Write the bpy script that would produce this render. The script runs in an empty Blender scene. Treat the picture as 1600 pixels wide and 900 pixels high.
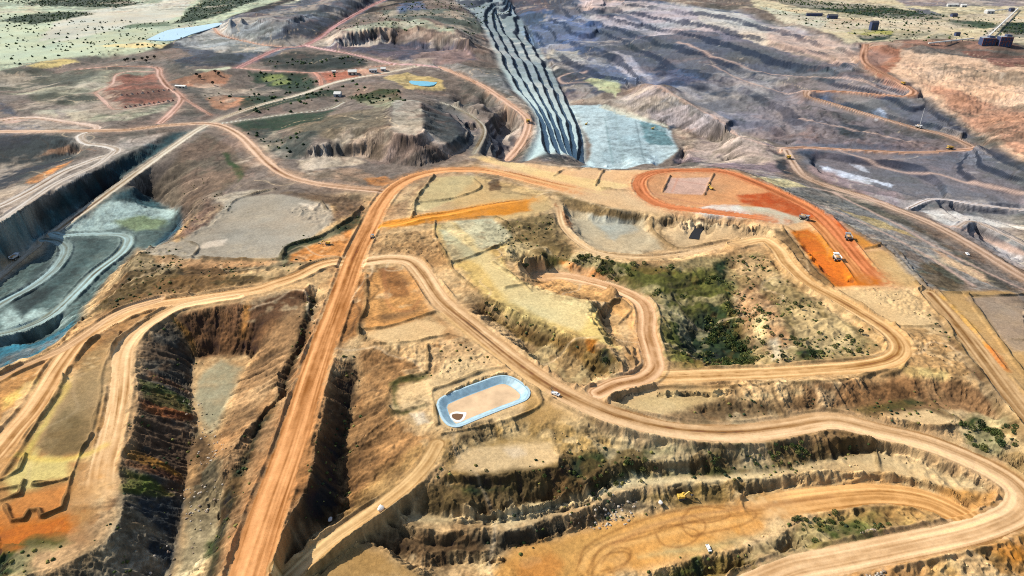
import bpy, math, random
import numpy as np
from math import radians, sin, cos, tan, pi
random.seed(7)
# ------------------------------------------------------------------ camera, light, exposure
H = 280.0                       # camera height above the central plateau (m)
PITCH = radians(27.8); FPX = 1081.0
scene = bpy.context.scene
cd = bpy.data.cameras.new('camera'); cam = bpy.data.objects.new('camera', cd)
scene.collection.objects.link(cam); scene.camera = cam
cam.location = (0, 0, H); cam.rotation_euler = (radians(90)-PITCH, 0, 0)
cd.sensor_width = 36.0; cd.lens = FPX/1600*36.0; cd.clip_start = 1.0; cd.clip_end = 60000
SUN_EL = radians(39); SUN_AZ = radians(-66)      # azimuth from +Y (view direction) towards +X
sd = bpy.data.lights.new('sun', 'SUN'); so = bpy.data.objects.new('sun', sd)
scene.collection.objects.link(so)
sd.energy = 4.4; sd.angle = radians(0.5); sd.color = (1.0, 0.93, 0.82)
# lamp shines along its local -Z; the sun stands towards azimuth SUN_AZ
so.rotation_euler = (radians(90)-SUN_EL, 0, pi-SUN_AZ)
so.location = (-300, 200, 400)
world = bpy.data.worlds.new('World'); scene.world = world; world.use_nodes = True
nt = world.node_tree; bg = nt.nodes['Background']
sky = nt.nodes.new('ShaderNodeTexSky'); sky.sky_type = 'NISHITA'; sky.sun_disc = False
sky.sun_elevation = SUN_EL; sky.sun_rotation = SUN_AZ
nt.links.new(sky.outputs['Color'], bg.inputs['Color']); bg.inputs['Strength'].default_value = 0.10
scene.view_settings.view_transform = 'Standard'; scene.view_settings.look = 'None'
scene.view_settings.gamma = 1.0; scene.view_settings.use_curve_mapping = False
scene.view_settings.exposure = 0.62
try:
    scene.cycles.use_denoising = False; scene.cycles.pixel_filter_type = 'BLACKMAN_HARRIS'; scene.cycles.filter_width = 1.05; scene.cycles.max_bounces = 4; scene.cycles.diffuse_bounces = 2
except Exception: pass

col = scene.collection
def srgb(c):
    a = np.asarray(c, float)/255.0
    return np.where(a <= 0.04045, a/12.92, ((a+0.055)/1.055)**2.4)
# ------------------------------------------------------------------ ground sheet: adaptive grid, dense where the photo looks
DX, DY = 1.12, 1.0
U = np.concatenate([np.linspace(-760, -304, 40)[:-1], np.arange(-304, -24, 2.2), np.arange(-24, 1624, DX), np.arange(1625, 1905, 2.2), np.linspace(1906, 2360, 40)])
V = np.concatenate([-110.5+np.linspace(0, 96, 60)**1.0, np.arange(-14, 908, DY), np.linspace(910, 1240, 90)])[::-1]
NJ, NI = len(V), len(U)
cp, sp = cos(PITCH), sin(PITCH)
Yrow = H*(FPX*cp-(V-450)*sp)/(FPX*sp+(V-450)*cp)
Drow = Yrow*cp + H*sp
X = ((U[None, :]-800)/FPX)*Drow[:, None]
Y = np.repeat(Yrow[:, None], NI, 1)
PXM = np.repeat((Drow/FPX)[:, None], NI, 1)       # metres per photo pixel across
def world_to_grid(x, y):
    j = np.interp(y, Yrow, np.arange(NJ)); d = y*cp+H*sp
    i = np.interp(x/d*FPX+800, U, np.arange(NI)); return i, j
def px_ray(px, py):
    dx = np.asarray(px, float)-800; u = np.asarray(py, float)-450
    return dx, FPX*cp-u*sp, -FPX*sp-u*cp
def at_z(px, py, z):
    dx, dy, dz = px_ray(px, py); t = (z-H)/dz
    return dx*t, dy*t
def samp(A, x, y):
    i, j = world_to_grid(x, y); i0 = np.clip(i.astype(int), 0, NI-2); j0 = np.clip(j.astype(int), 0, NJ-2)
    a, b = i-i0, j-j0
    return (A[j0, i0]*(1-a)+A[j0, i0+1]*a)*(1-b)+(A[j0+1, i0]*(1-a)+A[j0+1, i0+1]*a)*b
def raycast(px, py, Z):
    dx, dy, dz = px_ray(px, py); dz = min(dz, -8.0); t0 = (60-H)/dz; t1 = (-140-H)/dz
    t = np.linspace(t0, t1, 500); x, y, z = dx*t, dy*t, H+dz*t
    d = z-samp(Z, x, y); k = np.argmax(d < 0)
    if d[k] >= 0: k = len(t)-1
    f = 0 if k == 0 else d[k-1]/(d[k-1]-d[k]+1e-9)
    tt = t[k] if k == 0 else t[k-1]+(t[k]-t[k-1])*f
    return dx*tt, dy*tt
def P(s): return [tuple(float(v) for v in q.split(',')) for q in s.split()]
def catmull(pts, n=6):
    pts = [np.array(p, float) for p in pts]
    if len(pts) < 3: return np.array(pts)
    q = [2*pts[0]-pts[1]]+pts+[2*pts[-1]-pts[-2]]; out = []
    for k in range(1, len(q)-2):
        for s in range(n):
            t = s/n; a, b, c, d = q[k-1], q[k], q[k+1], q[k+2]
            out.append(0.5*((2*b)+(c-a)*t+(2*a-5*b+4*c-d)*t*t+(3*b-a-3*c+d)*t**3))
    out.append(pts[-1]); return np.array(out)
def zlist(z, n):
    if np.isscalar(z): return np.full(n, float(z))
    return np.interp(np.linspace(0, 1, n), np.linspace(0, 1, len(z)), z)
# ---- noise
rng = np.random.default_rng(11)
LAT = rng.random((512, 512))
def vnoise(x, y):
    xi = np.floor(x); yi = np.floor(y); a = x-xi; b = y-yi
    a = a*a*(3-2*a); b = b*b*(3-2*b)
    xi = xi.astype(np.int64) & 511; yi = yi.astype(np.int64) & 511; x1 = (xi+1) & 511; y1 = (yi+1) & 511
    return (LAT[yi, xi]*(1-a)+LAT[yi, x1]*a)*(1-b)+(LAT[y1, xi]*(1-a)+LAT[y1, x1]*a)*b*1.0
def fbm(x, y, lam, octv=4, gain=0.5, seed=0, fade=True):
    s = np.zeros_like(x); amp = 1.0; tot = 0
    for o in range(octv):
        l = lam/2**o; w = 1.0
        if fade: w = np.clip(l/(2.2*PXM_f(x))-0.3, 0, 1)
        s += amp*w*(vnoise(x/l+seed*17.3+o*5.1, y/l+seed*9.7+o*3.3)-0.5)*2; tot += amp; amp *= gain
    return s/tot
def PXM_f(x): return PXM if x.shape == PXM.shape else 0.3
# ---- rasterising helpers (world space)
def block(x0, x1, y0, y1):
    j0 = max(0, int(np.interp(y0, Yrow, np.arange(NJ)))-1); j1 = min(NJ, int(np.interp(y1, Yrow, np.arange(NJ)))+3)
    da, db = y0*cp+H*sp, y1*cp+H*sp; da = max(da, 20.0)
    us = [x*FPX/d+800 for x in (x0, x1) for d in (da, db)]
    i0 = max(0, int(np.interp(min(us), U, np.arange(NI)))-1); i1 = min(NI, int(np.interp(max(us), U, np.arange(NI)))+3)
    return slice(j0, j1), slice(i0, i1)
def line_field(xy, zz, R):
    D = np.full((NJ, NI), 1e9, np.float32); S = np.zeros((NJ, NI), np.float32); T = np.zeros((NJ, NI), np.float32); ZZ = np.zeros((NJ, NI), np.float32)
    acc = 0.0
    for k in range(len(xy)-1):
        (ax, ay), (bx, by) = xy[k], xy[k+1]; L = math.hypot(bx-ax, by-ay)
        if L < 1e-6: continue
        r = R if np.isscalar(R) else max(R[k], R[k+1])
        b = block(min(ax, bx)-r, max(ax, bx)+r, min(ay, by)-r, max(ay, by)+r)
        if b[0].stop <= b[0].start or b[1].stop <= b[1].start: acc += L; continue
        x = X[b]; y = Y[b]; ux, uy = (bx-ax)/L, (by-ay)/L
        tt = (x-ax)*ux+(y-ay)*uy; tc = np.clip(tt, 0, L)
        sx = x-(ax+tc*ux); sy = y-(ay+tc*uy); d = np.hypot(sx, sy)
        m = d < D[b]
        D[b] = np.where(m, d, D[b]); S[b] = np.where(m, np.sign(-(x-ax)*uy+(y-ay)*ux)*d, S[b])
        T[b] = np.where(m, acc+tc, T[b]); ZZ[b] = np.where(m, zz[k]+(zz[k+1]-zz[k])*tc/L, ZZ[b]); acc += L
    return D, S, T, ZZ
def poly_field(xy, soft=0.0, wx=None, wy=None):
    """signed distance-like weight 0..1 inside polygon with a soft edge (metres)"""
    xy = np.asarray(xy); W = np.zeros((NJ, NI), np.float32)
    b = block(xy[:, 0].min()-soft-30, xy[:, 0].max()+soft+30, max(60, xy[:, 1].min()-soft-30), xy[:, 1].max()+soft+30)
    if b[0].stop <= b[0].start or b[1].stop <= b[1].start: return W, b
    x = X[b] if wx is None else wx[b]; y = Y[b] if wy is None else wy[b]
    ins = np.zeros(x.shape, bool); dm = np.full(x.shape, 1e9)
    n = len(xy)
    for k in range(n):
        (ax, ay), (bx, by) = xy[k], xy[(k+1) % n]
        if ay != by:
            c = ((ay > y) != (by > y)) & (x < (bx-ax)*(y-ay)/(by-ay)+ax); ins ^= c
        if soft > 0:
            L = math.hypot(bx-ax, by-ay)+1e-9; ux, uy = (bx-ax)/L, (by-ay)/L
            tc = np.clip((x-ax)*ux+(y-ay)*uy, 0, L); dm = np.minimum(dm, np.hypot(x-ax-tc*ux, y-ay-tc*uy))
    if soft > 0:
        sdv = np.where(ins, dm, -dm); w = np.clip(0.5+sdv/(2*soft), 0, 1); w = w*w*(3-2*w)
    else: w = ins.astype(float)
    W[b] = w; return W, b
# ------------------------------------------------------------------ elevation: crest, toe and road lines, then a stretched membrane between them
# (elevation or list of elevations along the line, points on the photograph at that elevation)
LINES = [
 # lower-left valley with the dumped slopes
 (0, "268,496 250,508 228,528 212,552 208,575 214,600 216,640 208,675 196,700 187,730 190,765 192,795 178,830 150,860 110,880 60,893 0,912"),
 (-22, "298,560 300,600 300,640 308,680 300,710 288,745 285,790 278,840 262,880 250,930"),
 (-21, "300,562 320,556 345,552 375,556 400,548"),
 (0, "272,493 300,487 350,478 400,467 450,457 482,446"),
 (-5, "484,470 472,505 462,545 442,572 436,600 438,620 415,645 385,675 372,700 352,735"),
 (-8, "493,465 482,505 470,545 456,575 446,600 446,618 428,640 404,672 390,715 378,755 362,815 340,880 325,925"),
 (-15, "345,765 352,790 355,815 340,860 318,905"),
 (-21.5, "395,552 372,600 352,645 335,690 322,720"),
 (-22, "300,800 345,790 345,830 300,900"),
 # pit right of the main haul road
 (-1.5, "528,548 512,600 506,640 494,700 484,760 455,805 436,850 424,910"),
 ([-9,-14,-17,-19,-21,-22,-23,-23,-23,-23], "556,585 545,640 536,690 528,725 534,760 538,795 512,822 480,850 458,885 445,915"),
 (-2, "566,520 580,540 600,550 628,556 655,570 668,585 640,595 616,606 606,625 610,645 635,662 665,672 684,690"),
 (0, "572,425 570,470 562,500 566,520"),
 # terraces lower centre
 (-1, "690,668 720,672 780,660 832,642 862,640"),
 (-5, "692,741 722,750 760,748 800,746 840,738 880,727"),
 (-9.5, "690,760 740,763 800,760 850,756 876,748 893,742"),
 (-10.5, "700,785 730,792 760,795 800,790 840,785 875,770 892,752 915,740"),
 (-15, "705,808 760,810 800,806 850,799 890,786 925,778"),
 (-17, "606,822 650,826 700,829 760,822 800,829 850,816 900,801 950,783 1000,765"),
 (-22, "600,820 650,846 700,848 760,850 800,851 860,838 900,827 960,799 1000,784"),
 (-22, "570,820 600,842 640,856 700,860 780,862"),
 (-26, "560,845 600,862 650,882 720,880 790,885"),
 (-7, "930,680 975,688 1035,687"),
 (-9.5, "940,697 985,703 1040,699"),
 (-10.5, "915,755 940,740 970,724 1000,722 1050,722 1100,718 1160,701 1200,693 1265,690 1330,690"),
 (-15, "925,776 950,762 980,739 1050,733 1110,731 1170,716 1265,709 1330,703"),
 (-17.5, "1050,762 1100,760 1130,757 1200,749 1290,735 1340,740"),
 (-21, "1050,772 1100,773 1200,765 1290,752"),
 (-23, "1015,897 1050,884 1100,871 1150,862 1200,846 1232,824 1290,812 1340,806"),
 (-30, "1030,925 1100,905 1190,890 1240,866"),
 (-23, "760,880 800,856 880,838 960,812"),
 # central quarry
 (-22, "1080,530 1110,520 1150,538 1160,556 1120,565 1085,552 1080,530"),
 (-2, "905,396 960,409 1040,411 1110,399 1180,393 1205,402 1230,432 1265,462 1340,512 1378,542 1370,556 1300,566 1200,573 1100,579 1050,577 1036,560 1026,520 1026,490 1008,466 950,444"),
 (-13, "1050,470 1090,480 1135,475 1165,480"), (-7, "1190,490 1240,530 1300,545"), (-9, "1150,420 1130,440 1140,470"),
 (-16, "820,419 818,432"), (2, "806,420 812,408 830,400 850,402"),
 (3, "700,400 740,440 790,480 840,502 900,530 945,545 975,572"), (-6, "752,490 800,512 860,547 920,578 980,592"),
 (3, "768,395 800,430 830,452 880,462 925,478"), (-2, "930,476 940,505 955,530 978,548"), (-10, "962,478 945,500 960,525"),
 (-8, "800,560 860,590 900,605 925,595 860,560 820,540"),
 (0, "1395,562 1440,584 1490,590 1545,600"), (-1, "1030,612 1130,606 1200,604 1300,599 1345,590"),
 (-7.5, "1100,642 1200,641 1300,633 1400,626 1480,632 1560,650"),
 # basin and red plateau
 (0, "850,292 880,305 920,318 960,326 1010,336 1080,345 1150,350 1200,353"),
 (-9, "884,338 930,345 990,350 1012,362 1000,385 960,390 905,365"),
 (-7, "1035,352 1070,352 1072,378 1055,384 1040,370"), (-7, "1105,352 1180,362 1170,370 1100,380"),

 (0, "736,243 800,255 900,263 1000,265 1100,263 1150,266 1182,281 1250,313 1330,360 1390,396 1420,428 1455,455"),
 (-2.5, "1245,366 1265,395 1290,425 1330,442"), (0, "1212,356 1260,395 1310,446"),
 # great pit
 (-73, "890,160 930,164 1055,205 1066,235 1062,260 1000,262 915,260 922,230 905,190"),
 (-6, "706,0 742,28 765,60 778,95 800,138 822,158 836,180 838,205 826,232 812,251"),
 ([-45,-56,-67,-73,-73,-73,-73], "800,10 832,50 855,95 880,142 905,178 918,212 914,240 904,262"),
 (-38, "1000,130 1060,150 1110,172 1150,205 1200,225"), (-71, "940,166 1000,178 1060,200 1100,212 1150,228"),
 (6, "905,0 1010,3 1150,18 1250,42 1330,68 1400,84"), (-60, "820,40 845,85 880,110 930,130 980,138"),
 (-38, "930,45 1000,78 1060,108 1130,128 1200,160 1240,190"), (-20, "1000,35 1100,62 1200,92 1300,110"),
 (-50, "1130,200 1230,222"), (-62, "1060,230 1100,245 1140,250"), (-40, "1190,250 1160,258"),
 (8, "1402,80 1450,84 1600,100 1750,120"), (-22, "1440,152 1520,215 1600,262 1750,330"),
 (-48, "1280,262 1400,288 1440,306 1490,326 1600,350 1750,380"),
 (-40, "1500,345 1560,385 1600,410"),
 # west pit with the blue-green floor
 (0, "-80,375 0,345 60,310 150,266 230,226 262,206 300,198"),
 ([-52,-45,-37,-30,-14,-3,0], "-80,452 0,408 60,374 100,345 200,268 280,216 318,200"),
 (-37, "120,350 175,312 222,306 270,326"), (-39, "278,352 258,380 222,388 205,402 160,440 128,476"),
 (-38, "-40,560 0,542 60,532 110,502"), (-58, "-40,600 0,572 50,558 100,526"),
 (-3, "-40,612 0,588 60,560 97,538 135,505 165,480 195,440 215,405 245,388 274,372 300,345 325,315 350,305"),
 (-38, "80,395 60,440 20,480 -40,520"),
 # dumps behind
 (28, "612,160 655,160 662,190 652,212 615,206 612,160"), (14, "478,229 530,224 575,224 612,229 650,235 690,227 722,209 722,192 700,176"), ([9,15,20], "465,194 520,182 606,166"), ([5,14,21,25,27], "445,222 482,207 530,200 575,199 612,206"),
 (0, "415,225 450,246 500,244 560,242 600,251 650,259 700,247 745,217 752,195 735,176 690,160"),
 (34, "350,32 400,30 450,34 500,12 560,-8"), (2, "268,70 300,74 340,86 430,80"), (0, "250,48 290,46 340,36 365,18 480,-12"),
 (24, "440,48 470,34 530,14 575,-4"),
 (28, "530,50 580,37 650,28 700,38 735,60"), (26, "520,56 560,50 620,43 680,47 735,66"), (0, "535,73 600,63 650,69 700,73 745,90"),
 (0, "-60,205 60,212 130,225 200,215"), (-14, "-60,290 0,262 80,250 130,240"),
 (-18, "735,215 770,215 800,235"), (0, "690,172 730,185 745,210 735,240"),
 (12, "600,-14 700,-14 800,-10"), (-40, "775,20 800,60"),
]
FLATS = [ # level pads (elevation, outline)
 (-17, "606,787 650,804 720,806 790,802 830,787 870,780 900,778 940,764 980,747 1050,742 1120,743 1200,734 1290,717 1370,704 1410,713 1480,743 1540,763 1562,790 1548,800 1518,796 1460,765 1380,744 1290,738 1200,747 1080,756 1000,757 950,774 900,793 850,804 800,822 730,818 650,813"),
 (-2.2, "634,126 678,126 676,131 642,132"), (-2.0, "236,61 264,48 330,39 340,40 300,51 268,61"),
 (0, "230,385 275,378 320,350 360,310 430,300 520,318 525,345 470,380 435,405 300,403"),
 (0, "30,660 100,600 180,560 150,720 140,850 0,860 0,700"),
 (-19, "470,908 525,846 560,843 600,860 650,890 672,912"),
 (-22, "310,585 345,560 378,575 362,620 345,650 325,670 312,650 303,620"),
 (-5, "705,738 720,712 760,692 820,682 860,690 876,712 876,724 840,735 780,742"),
 (0, "655,320 680,275 745,275 780,300 850,310 860,330 780,345 700,345"),
 (0, "590,515 650,500 700,508 690,530 620,545 575,525"),
 (0, "880,268 1000,268 1150,272 1200,300 1240,330 1100,335 960,315 900,295"),
 (0, "670,600 760,570 840,590 850,625 760,660 690,672"),
 (-5, "960,620 1030,606 1130,608 1120,625 1010,650 970,645"),
 (3, "710,380 760,390 800,440 870,468 930,500 950,535 860,505 790,475 740,430"),
 (-7.5, "1390,635 1450,640 1495,660 1470,668 1420,665 1380,650"),
 (0, "1290,455 1400,448 1460,490 1465,508 1380,508"),
 (0, "1470,460 1600,480 1600,620 1540,560 1490,500"),
 (-23, "800,850 960,815 1080,790 1200,790 1190,835 1100,865 1010,890 850,905 770,890"),
 (0, "0,100 0,20 180,20 360,10 230,60 100,95"),
 (-0.2, "676,628 690,612 770,581 800,583 834,606 832,622 700,672 684,655"), (-4.6, "692,634 700,622 752,603 780,594 796,594 808,600 818,612 815,618 782,632 722,656 706,658 698,648"),
 (-7, "1080,352 1106,352 1100,379 1070,379"), (5, "700,161 720,158 714,166 703,166"), (7, "727,173 745,163 757,166 743,176"), (3, "755,188 770,176 772,178 757,192"), (-22, "716,170 724,166 726,172"), (-22, "748,180 760,170 764,175"), (-24, "776,205 792,188 800,200 780,225"),
]
# roads: name-label, half width m, elevations, points, surface colour, streak strength
sandr = (226, 186, 140); orr = (216, 140, 76); pinkr = (206, 166, 142); greyr = (186, 172, 152)
ROADS = [
 ('far', 9, [5, 0], "600,0 570,14 525,40 500,58 475,71 437,76 400,92 372,106", (176, 130, 122)),
 ('far', 7, [0, 2], "475,71 510,78 550,85 612,99 650,101 687,105", (196, 156, 146)),
 ('far', 5, 0, "335,44 345,55 380,64 420,72 460,74", (200, 160, 135)),
 ('far', 4, 0, "372,106 400,109 440,111 492,113 540,110 612,101", (196, 150, 130)),
 ('far', 5, 0, "492,113 500,122 502,133", (196, 140, 118)),
 ('far', 7, 0, "120,108 160,105 200,104 245,106 250,118 262,135 284,152 272,172 250,192", (190, 150, 130)),
 ('far', 3, 0, "284,152 310,168 330,180", (180, 140, 120)),
 ('far', 3.5, 0, "148,145 165,160 180,171 225,166 270,157", (186, 150, 130)),
 ('far', 3.5, 0, "148,145 175,132 180,118 200,112 240,112", (186, 150, 130)),
 ('far', 7, [0, -2], "-60,196 0,188 50,184 100,190 150,198 142,206", (200, 172, 150)),
 ('far', 7, 0, "142,206 125,213 135,224 165,228 182,234 172,242 150,248 100,268 50,297 0,322 -60,345", (196, 182, 166)),
 ('far', 5, 0, "0,345 40,318 90,285 150,258 178,236", (190, 176, 160)),
 ('bench', 7.5, [-2, -2, 0, 0, 0, -10, -20, -26], "687,105 720,118 750,132 775,148 800,165 824,186 822,208 808,232 788,254", (206, 166, 138)),
 ('bench', 3.5, 0, "690,160 720,172 748,190 756,208 740,240", (170, 160, 140)),
 ('left link', 4, 0, "330,195 400,185 450,178 512,170 535,160", (186, 178, 160)),
 ('west', 6, [-50,-44,-40,-32,-22,-12,-3,0,0,0,0,0,0], "-60,478 0,432 25,410 82,366 150,316 212,271 275,226 325,194 400,166 470,147 530,127 600,114 650,104", (200, 184, 160)),
 ('pit floor', 6, [-30, -36, -38, -38, -38], "84,364 100,368 130,366 170,366 192,368 200,376 188,396 150,425 120,455 80,492 30,515 -40,530", (158, 174, 166)),
 ('pit floor', 6, [-32, -37, -38, -38], "70,374 92,378 102,392 85,420 50,448 10,470 -50,505", (152, 168, 162)),
 ('north', 8, 0, "597,298 540,293 490,286 450,275 420,256 395,231 375,212 350,198 325,193 290,194 250,197 200,203 160,204 70,205 -60,206", (204, 168, 138)),
 ('south link', 8, 0, "560,405 530,408 500,414 465,431 430,443 400,453 350,461 300,468 250,475 205,488 165,507 135,525 115,541 90,575 75,600 50,640 20,675 0,700 -40,745", (224, 180, 132)),
 ('south spur', 7, 0, "370,462 330,468 280,479 238,502 210,524 194,548 190,575 186,620 178,660 168,700 160,730 156,765", (226, 186, 140)),
 ('thin', 4, 0, "250,468 200,482 165,500 127,527 97,546 60,563 25,578 -10,596", (200, 160, 120)),
 ('plateau loop', 8, 0, "1220,345 1170,338 1100,330 1040,322 1010,308 998,290 1004,276 1030,268 1080,266 1130,268 1180,285 1240,312 1280,335 1305,360 1325,385 1350,415 1375,440", (206, 128, 86)),
 ('plateau ramp', 6, 0, "1270,345 1290,365 1310,390 1335,420 1350,440", (206, 140, 92)),
 ('pit ramp', 9, [0, 0, -6, -12, -20, -25, -28], "1352,70 1352,98 1400,125 1428,143 1405,150 1325,143 1262,142", (186, 140, 112)),
 ('pit ramp', 8, [-28, -30, -33, -37], "1262,142 1262,150 1287,157 1350,176 1425,198 1480,212 1520,230", (184, 150, 126)),
 ('pit ramp', 7, [-37, -40, -44], "1525,230 1512,233 1425,238 1300,232 1232,231 1222,238", (190, 150, 124)),
 ('pit rim', 7, [-42, -38, -30, -24, -20, -18], "1228,234 1240,255 1258,276 1300,293 1350,308 1400,327 1450,347 1500,373 1550,403 1600,434 1680,480", (182, 152, 128)),
 ('pit rim', 4, [-30, -40, -44], "1420,325 1450,312 1480,312 1530,320 1600,328", (200, 186, 176)),
 ('pit rim', 4, [-26, -34, -34], "1495,355 1515,345 1545,355 1600,382", (196, 180, 166)),
 ('east', 8, 0, "1452,458 1490,500 1530,550 1575,610 1640,690", (196, 160, 118)),
 ('rim track', 4, [0, -4, -8, -8, -7], "872,322 878,350 895,372 925,392 960,400 1000,403 1050,400 1100,390 1150,381 1195,377", (218, 184, 142)),
 ('orange track', 5, 0, "582,354 620,350 660,340 700,334 760,322 830,312", (226, 154, 78)),
 ('quarry', 8, [-1, -1, 0, 0, 0, -3, -5, -5], "1150,382 1192,374 1215,388 1232,412 1262,441 1302,464 1352,493 1392,520 1408,543 1395,561 1350,572 1280,578 1200,583 1100,587 1020,590", (222, 180, 130)),
 ('quarry spur', 8.5, [-12,-12,-12,-11,-10,-9,-8,-7,-6,-5,-4,-3,-2,-1], "842,432 880,431 925,440 965,452 1000,470 1011,492 1010,520 1018,550 1022,575 1000,592 965,600 935,614", (220, 178, 138)),
 ('oval', 10, [-23, -22, -20, -18], "1190,792 1250,783 1310,776 1375,772 1440,780 1490,800 1528,826", (216, 166, 112)),
 ('diagonal', 5, [-15, -14, -13, -10, -6, -3, -1.5], "440,912 500,857 550,820 600,786 640,753 668,722 684,694", (206, 168, 120)),
 ('east main', 10, [0,0,0,0,0,0,0,0,-1,-3,-6,-8,-9,-9,-10,-11,-13,-14,-15,-16,-16,-17,-19,-21,-22,-24], "575,408 610,404 642,409 662,430 690,470 740,512 800,560 860,602 920,633 980,656 1060,673 1150,677 1230,668 1300,658 1375,674 1450,692 1525,722 1575,750 1597,776 1588,802 1550,821 1500,836 1400,857 1300,877 1237,890 1170,918", (214, 176, 134)),
 ('main', 10.5, [-3, -2, 0, 0], "372,950 385,902 421,790 455,695 497,560 537,450 555,400 579,350 591,325 609,300 625,287 650,275 687,267 725,265 762,267 800,274 840,284 900,298", (218, 158, 108)),
]
BERMS = [ # low windrows of earth beside roads and round the pads: height m, half width m, points
 (2.2, 2.2, "300,403 310,385 275,372"), (2.2, 2.2, "214,402 245,402 300,403 370,406 440,405"), (3.5, 3, "440,402 450,385 500,370 545,345 565,325"),
 (2.5, 2.5, "355,330 370,312 430,295"), (2, 2, "470,310 500,315 512,330 525,330"), (2.2,2.2,"700,345 718,342 775,340 800,358"), (2.2,2.2,"705,412 745,398 800,375"),
 (2.2, 2.2, "680,345 680,370 700,405 710,425 740,450"), (2.2, 2.2, "740,280 750,295 700,312 650,318 648,332 643,340"),
 (3, 2.6, "678,275 655,305 648,320 645,338"), (3, 3, "572,430 572,480 562,500 560,515 570,530"),
 (2.6, 2.4, "562,515 600,512 640,500 678,488"), (2.4, 2.2, "585,540 640,535 690,525 700,522"), (2.5, 2.5, "668,540 668,580 640,590 615,600 605,625 612,645 635,640 665,632"),
 (2.2, 2, "683,665 680,640 675,612 700,602 760,578 790,575"), (2.2, 2, "690,680 760,665 800,655 845,632 830,598"),
 (2.5, 2.3, "975,610 960,618 948,625 955,640 985,652"), (2.5, 2.3, "955,620 1020,606 1130,604 1200,600 1300,596 1400,578"),
 (2.5, 2.4, "860,625 905,605 940,600 985,585 992,575 988,545"), (2.5, 2.4, "1018,340 1020,360 1035,375 1058,388 1095,384 1140,375 1192,374"),
 (2.2, 2, "1240,362 1222,356 1270,420 1300,448"), (2.5, 2.4, "1215,395 1250,435 1300,475 1350,508 1378,535"),
 (2.5, 2.4, "1310,455 1370,495 1385,508 1465,510"), (2.5, 2.5, "1420,560 1405,580 1375,588"), (2.5, 2.5, "1430,440 1470,490 1500,545 1540,595 1560,640 1600,680"),
 (2.5, 2.5, "1510,460 1560,530 1600,585"), (2, 2, "1510,462 1560,462 1600,460"), (2, 2, "1440,456 1500,458"), (2, 2, "1580,530 1600,532"),
 (2.2, 2, "1350,389 1395,387 1440,440"), (2.4, 2.2, "940,295 1000,300"),
 (2.2, 2, "1180,278 1250,312 1330,358 1395,398 1455,455"), (3, 2.6, "130,500 95,535 60,555 0,585"),
 (2.6, -1.7, "145,680 128,702 112,745 98,795 66,808 62,797 46,797 38,812 20,815 8,790"), (2.6, -1.7, "0,783 30,773 33,765"), (2.4, -1.6, "40,710 30,735 0,752"),
 (2.6, -1.7, "55,757 80,755 108,748"), (2.6, -1.7, "0,765 33,761 38,752"), (2.6, 2.4, "188,520 168,560 158,590 158,620 150,650 142,685"),
 (2.6, 2.4, "110,550 85,590 75,610"), (2.5, 2.4, "100,590 85,625 60,660 40,690 20,720 0,750"),
 (2.5, 2.4, "270,478 230,500 200,520 185,535 178,560"), (2.4, 2.2, "215,490 165,515 130,545 115,565 100,590"),
 (2.5, 2.3, "1300,690 1360,690 1375,742 1390,742 1430,752 1470,765 1500,790"), (2.5, 2.3, "1290,768 1340,752 1370,742"),
 (2.5, 2.3, "1215,800 1250,795 1300,792 1370,790 1430,792 1480,808"), (2.5, 2.5, "1540,808 1580,795 1588,785"),
 (2, 2, "1350,640 1380,655 1400,665 1440,668 1500,662 1470,640 1450,625"), (2.4, 2.2, "1310,700 1340,690"),
 (3, 3, "945,480 930,500 950,525 975,545 985,560"), (3, 3, "945,478 970,470 985,485"), (2.4, 2.2, "985,488 965,508"),
 (2, 2, "880,265 865,275"), (2, 2, "1047,275 1035,300"), (2, 2, "1115,272 1100,305"), (2.2, 2, "945,266 930,290"),
 (3, 3, "790,450 830,445"), (2, 2, "770,410 800,430 830,455"), (3, 3, "148,142 182,172 225,168 275,155"), (3, 3, "148,142 175,128 180,118"),
 (3, 3, "372,103 400,88 437,72 475,66 520,38 565,12"), (3, 3, "500,135 560,120 640,106"), (3, 3, "820,170 830,190 826,215 800,252"),
 (3, 3, "165,120 240,130"), (2.5, 3, "175,150 200,145 240,142 262,140"), (2.5, 3, "0,112 60,97 130,88 230,80 262,90"),
]
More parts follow.
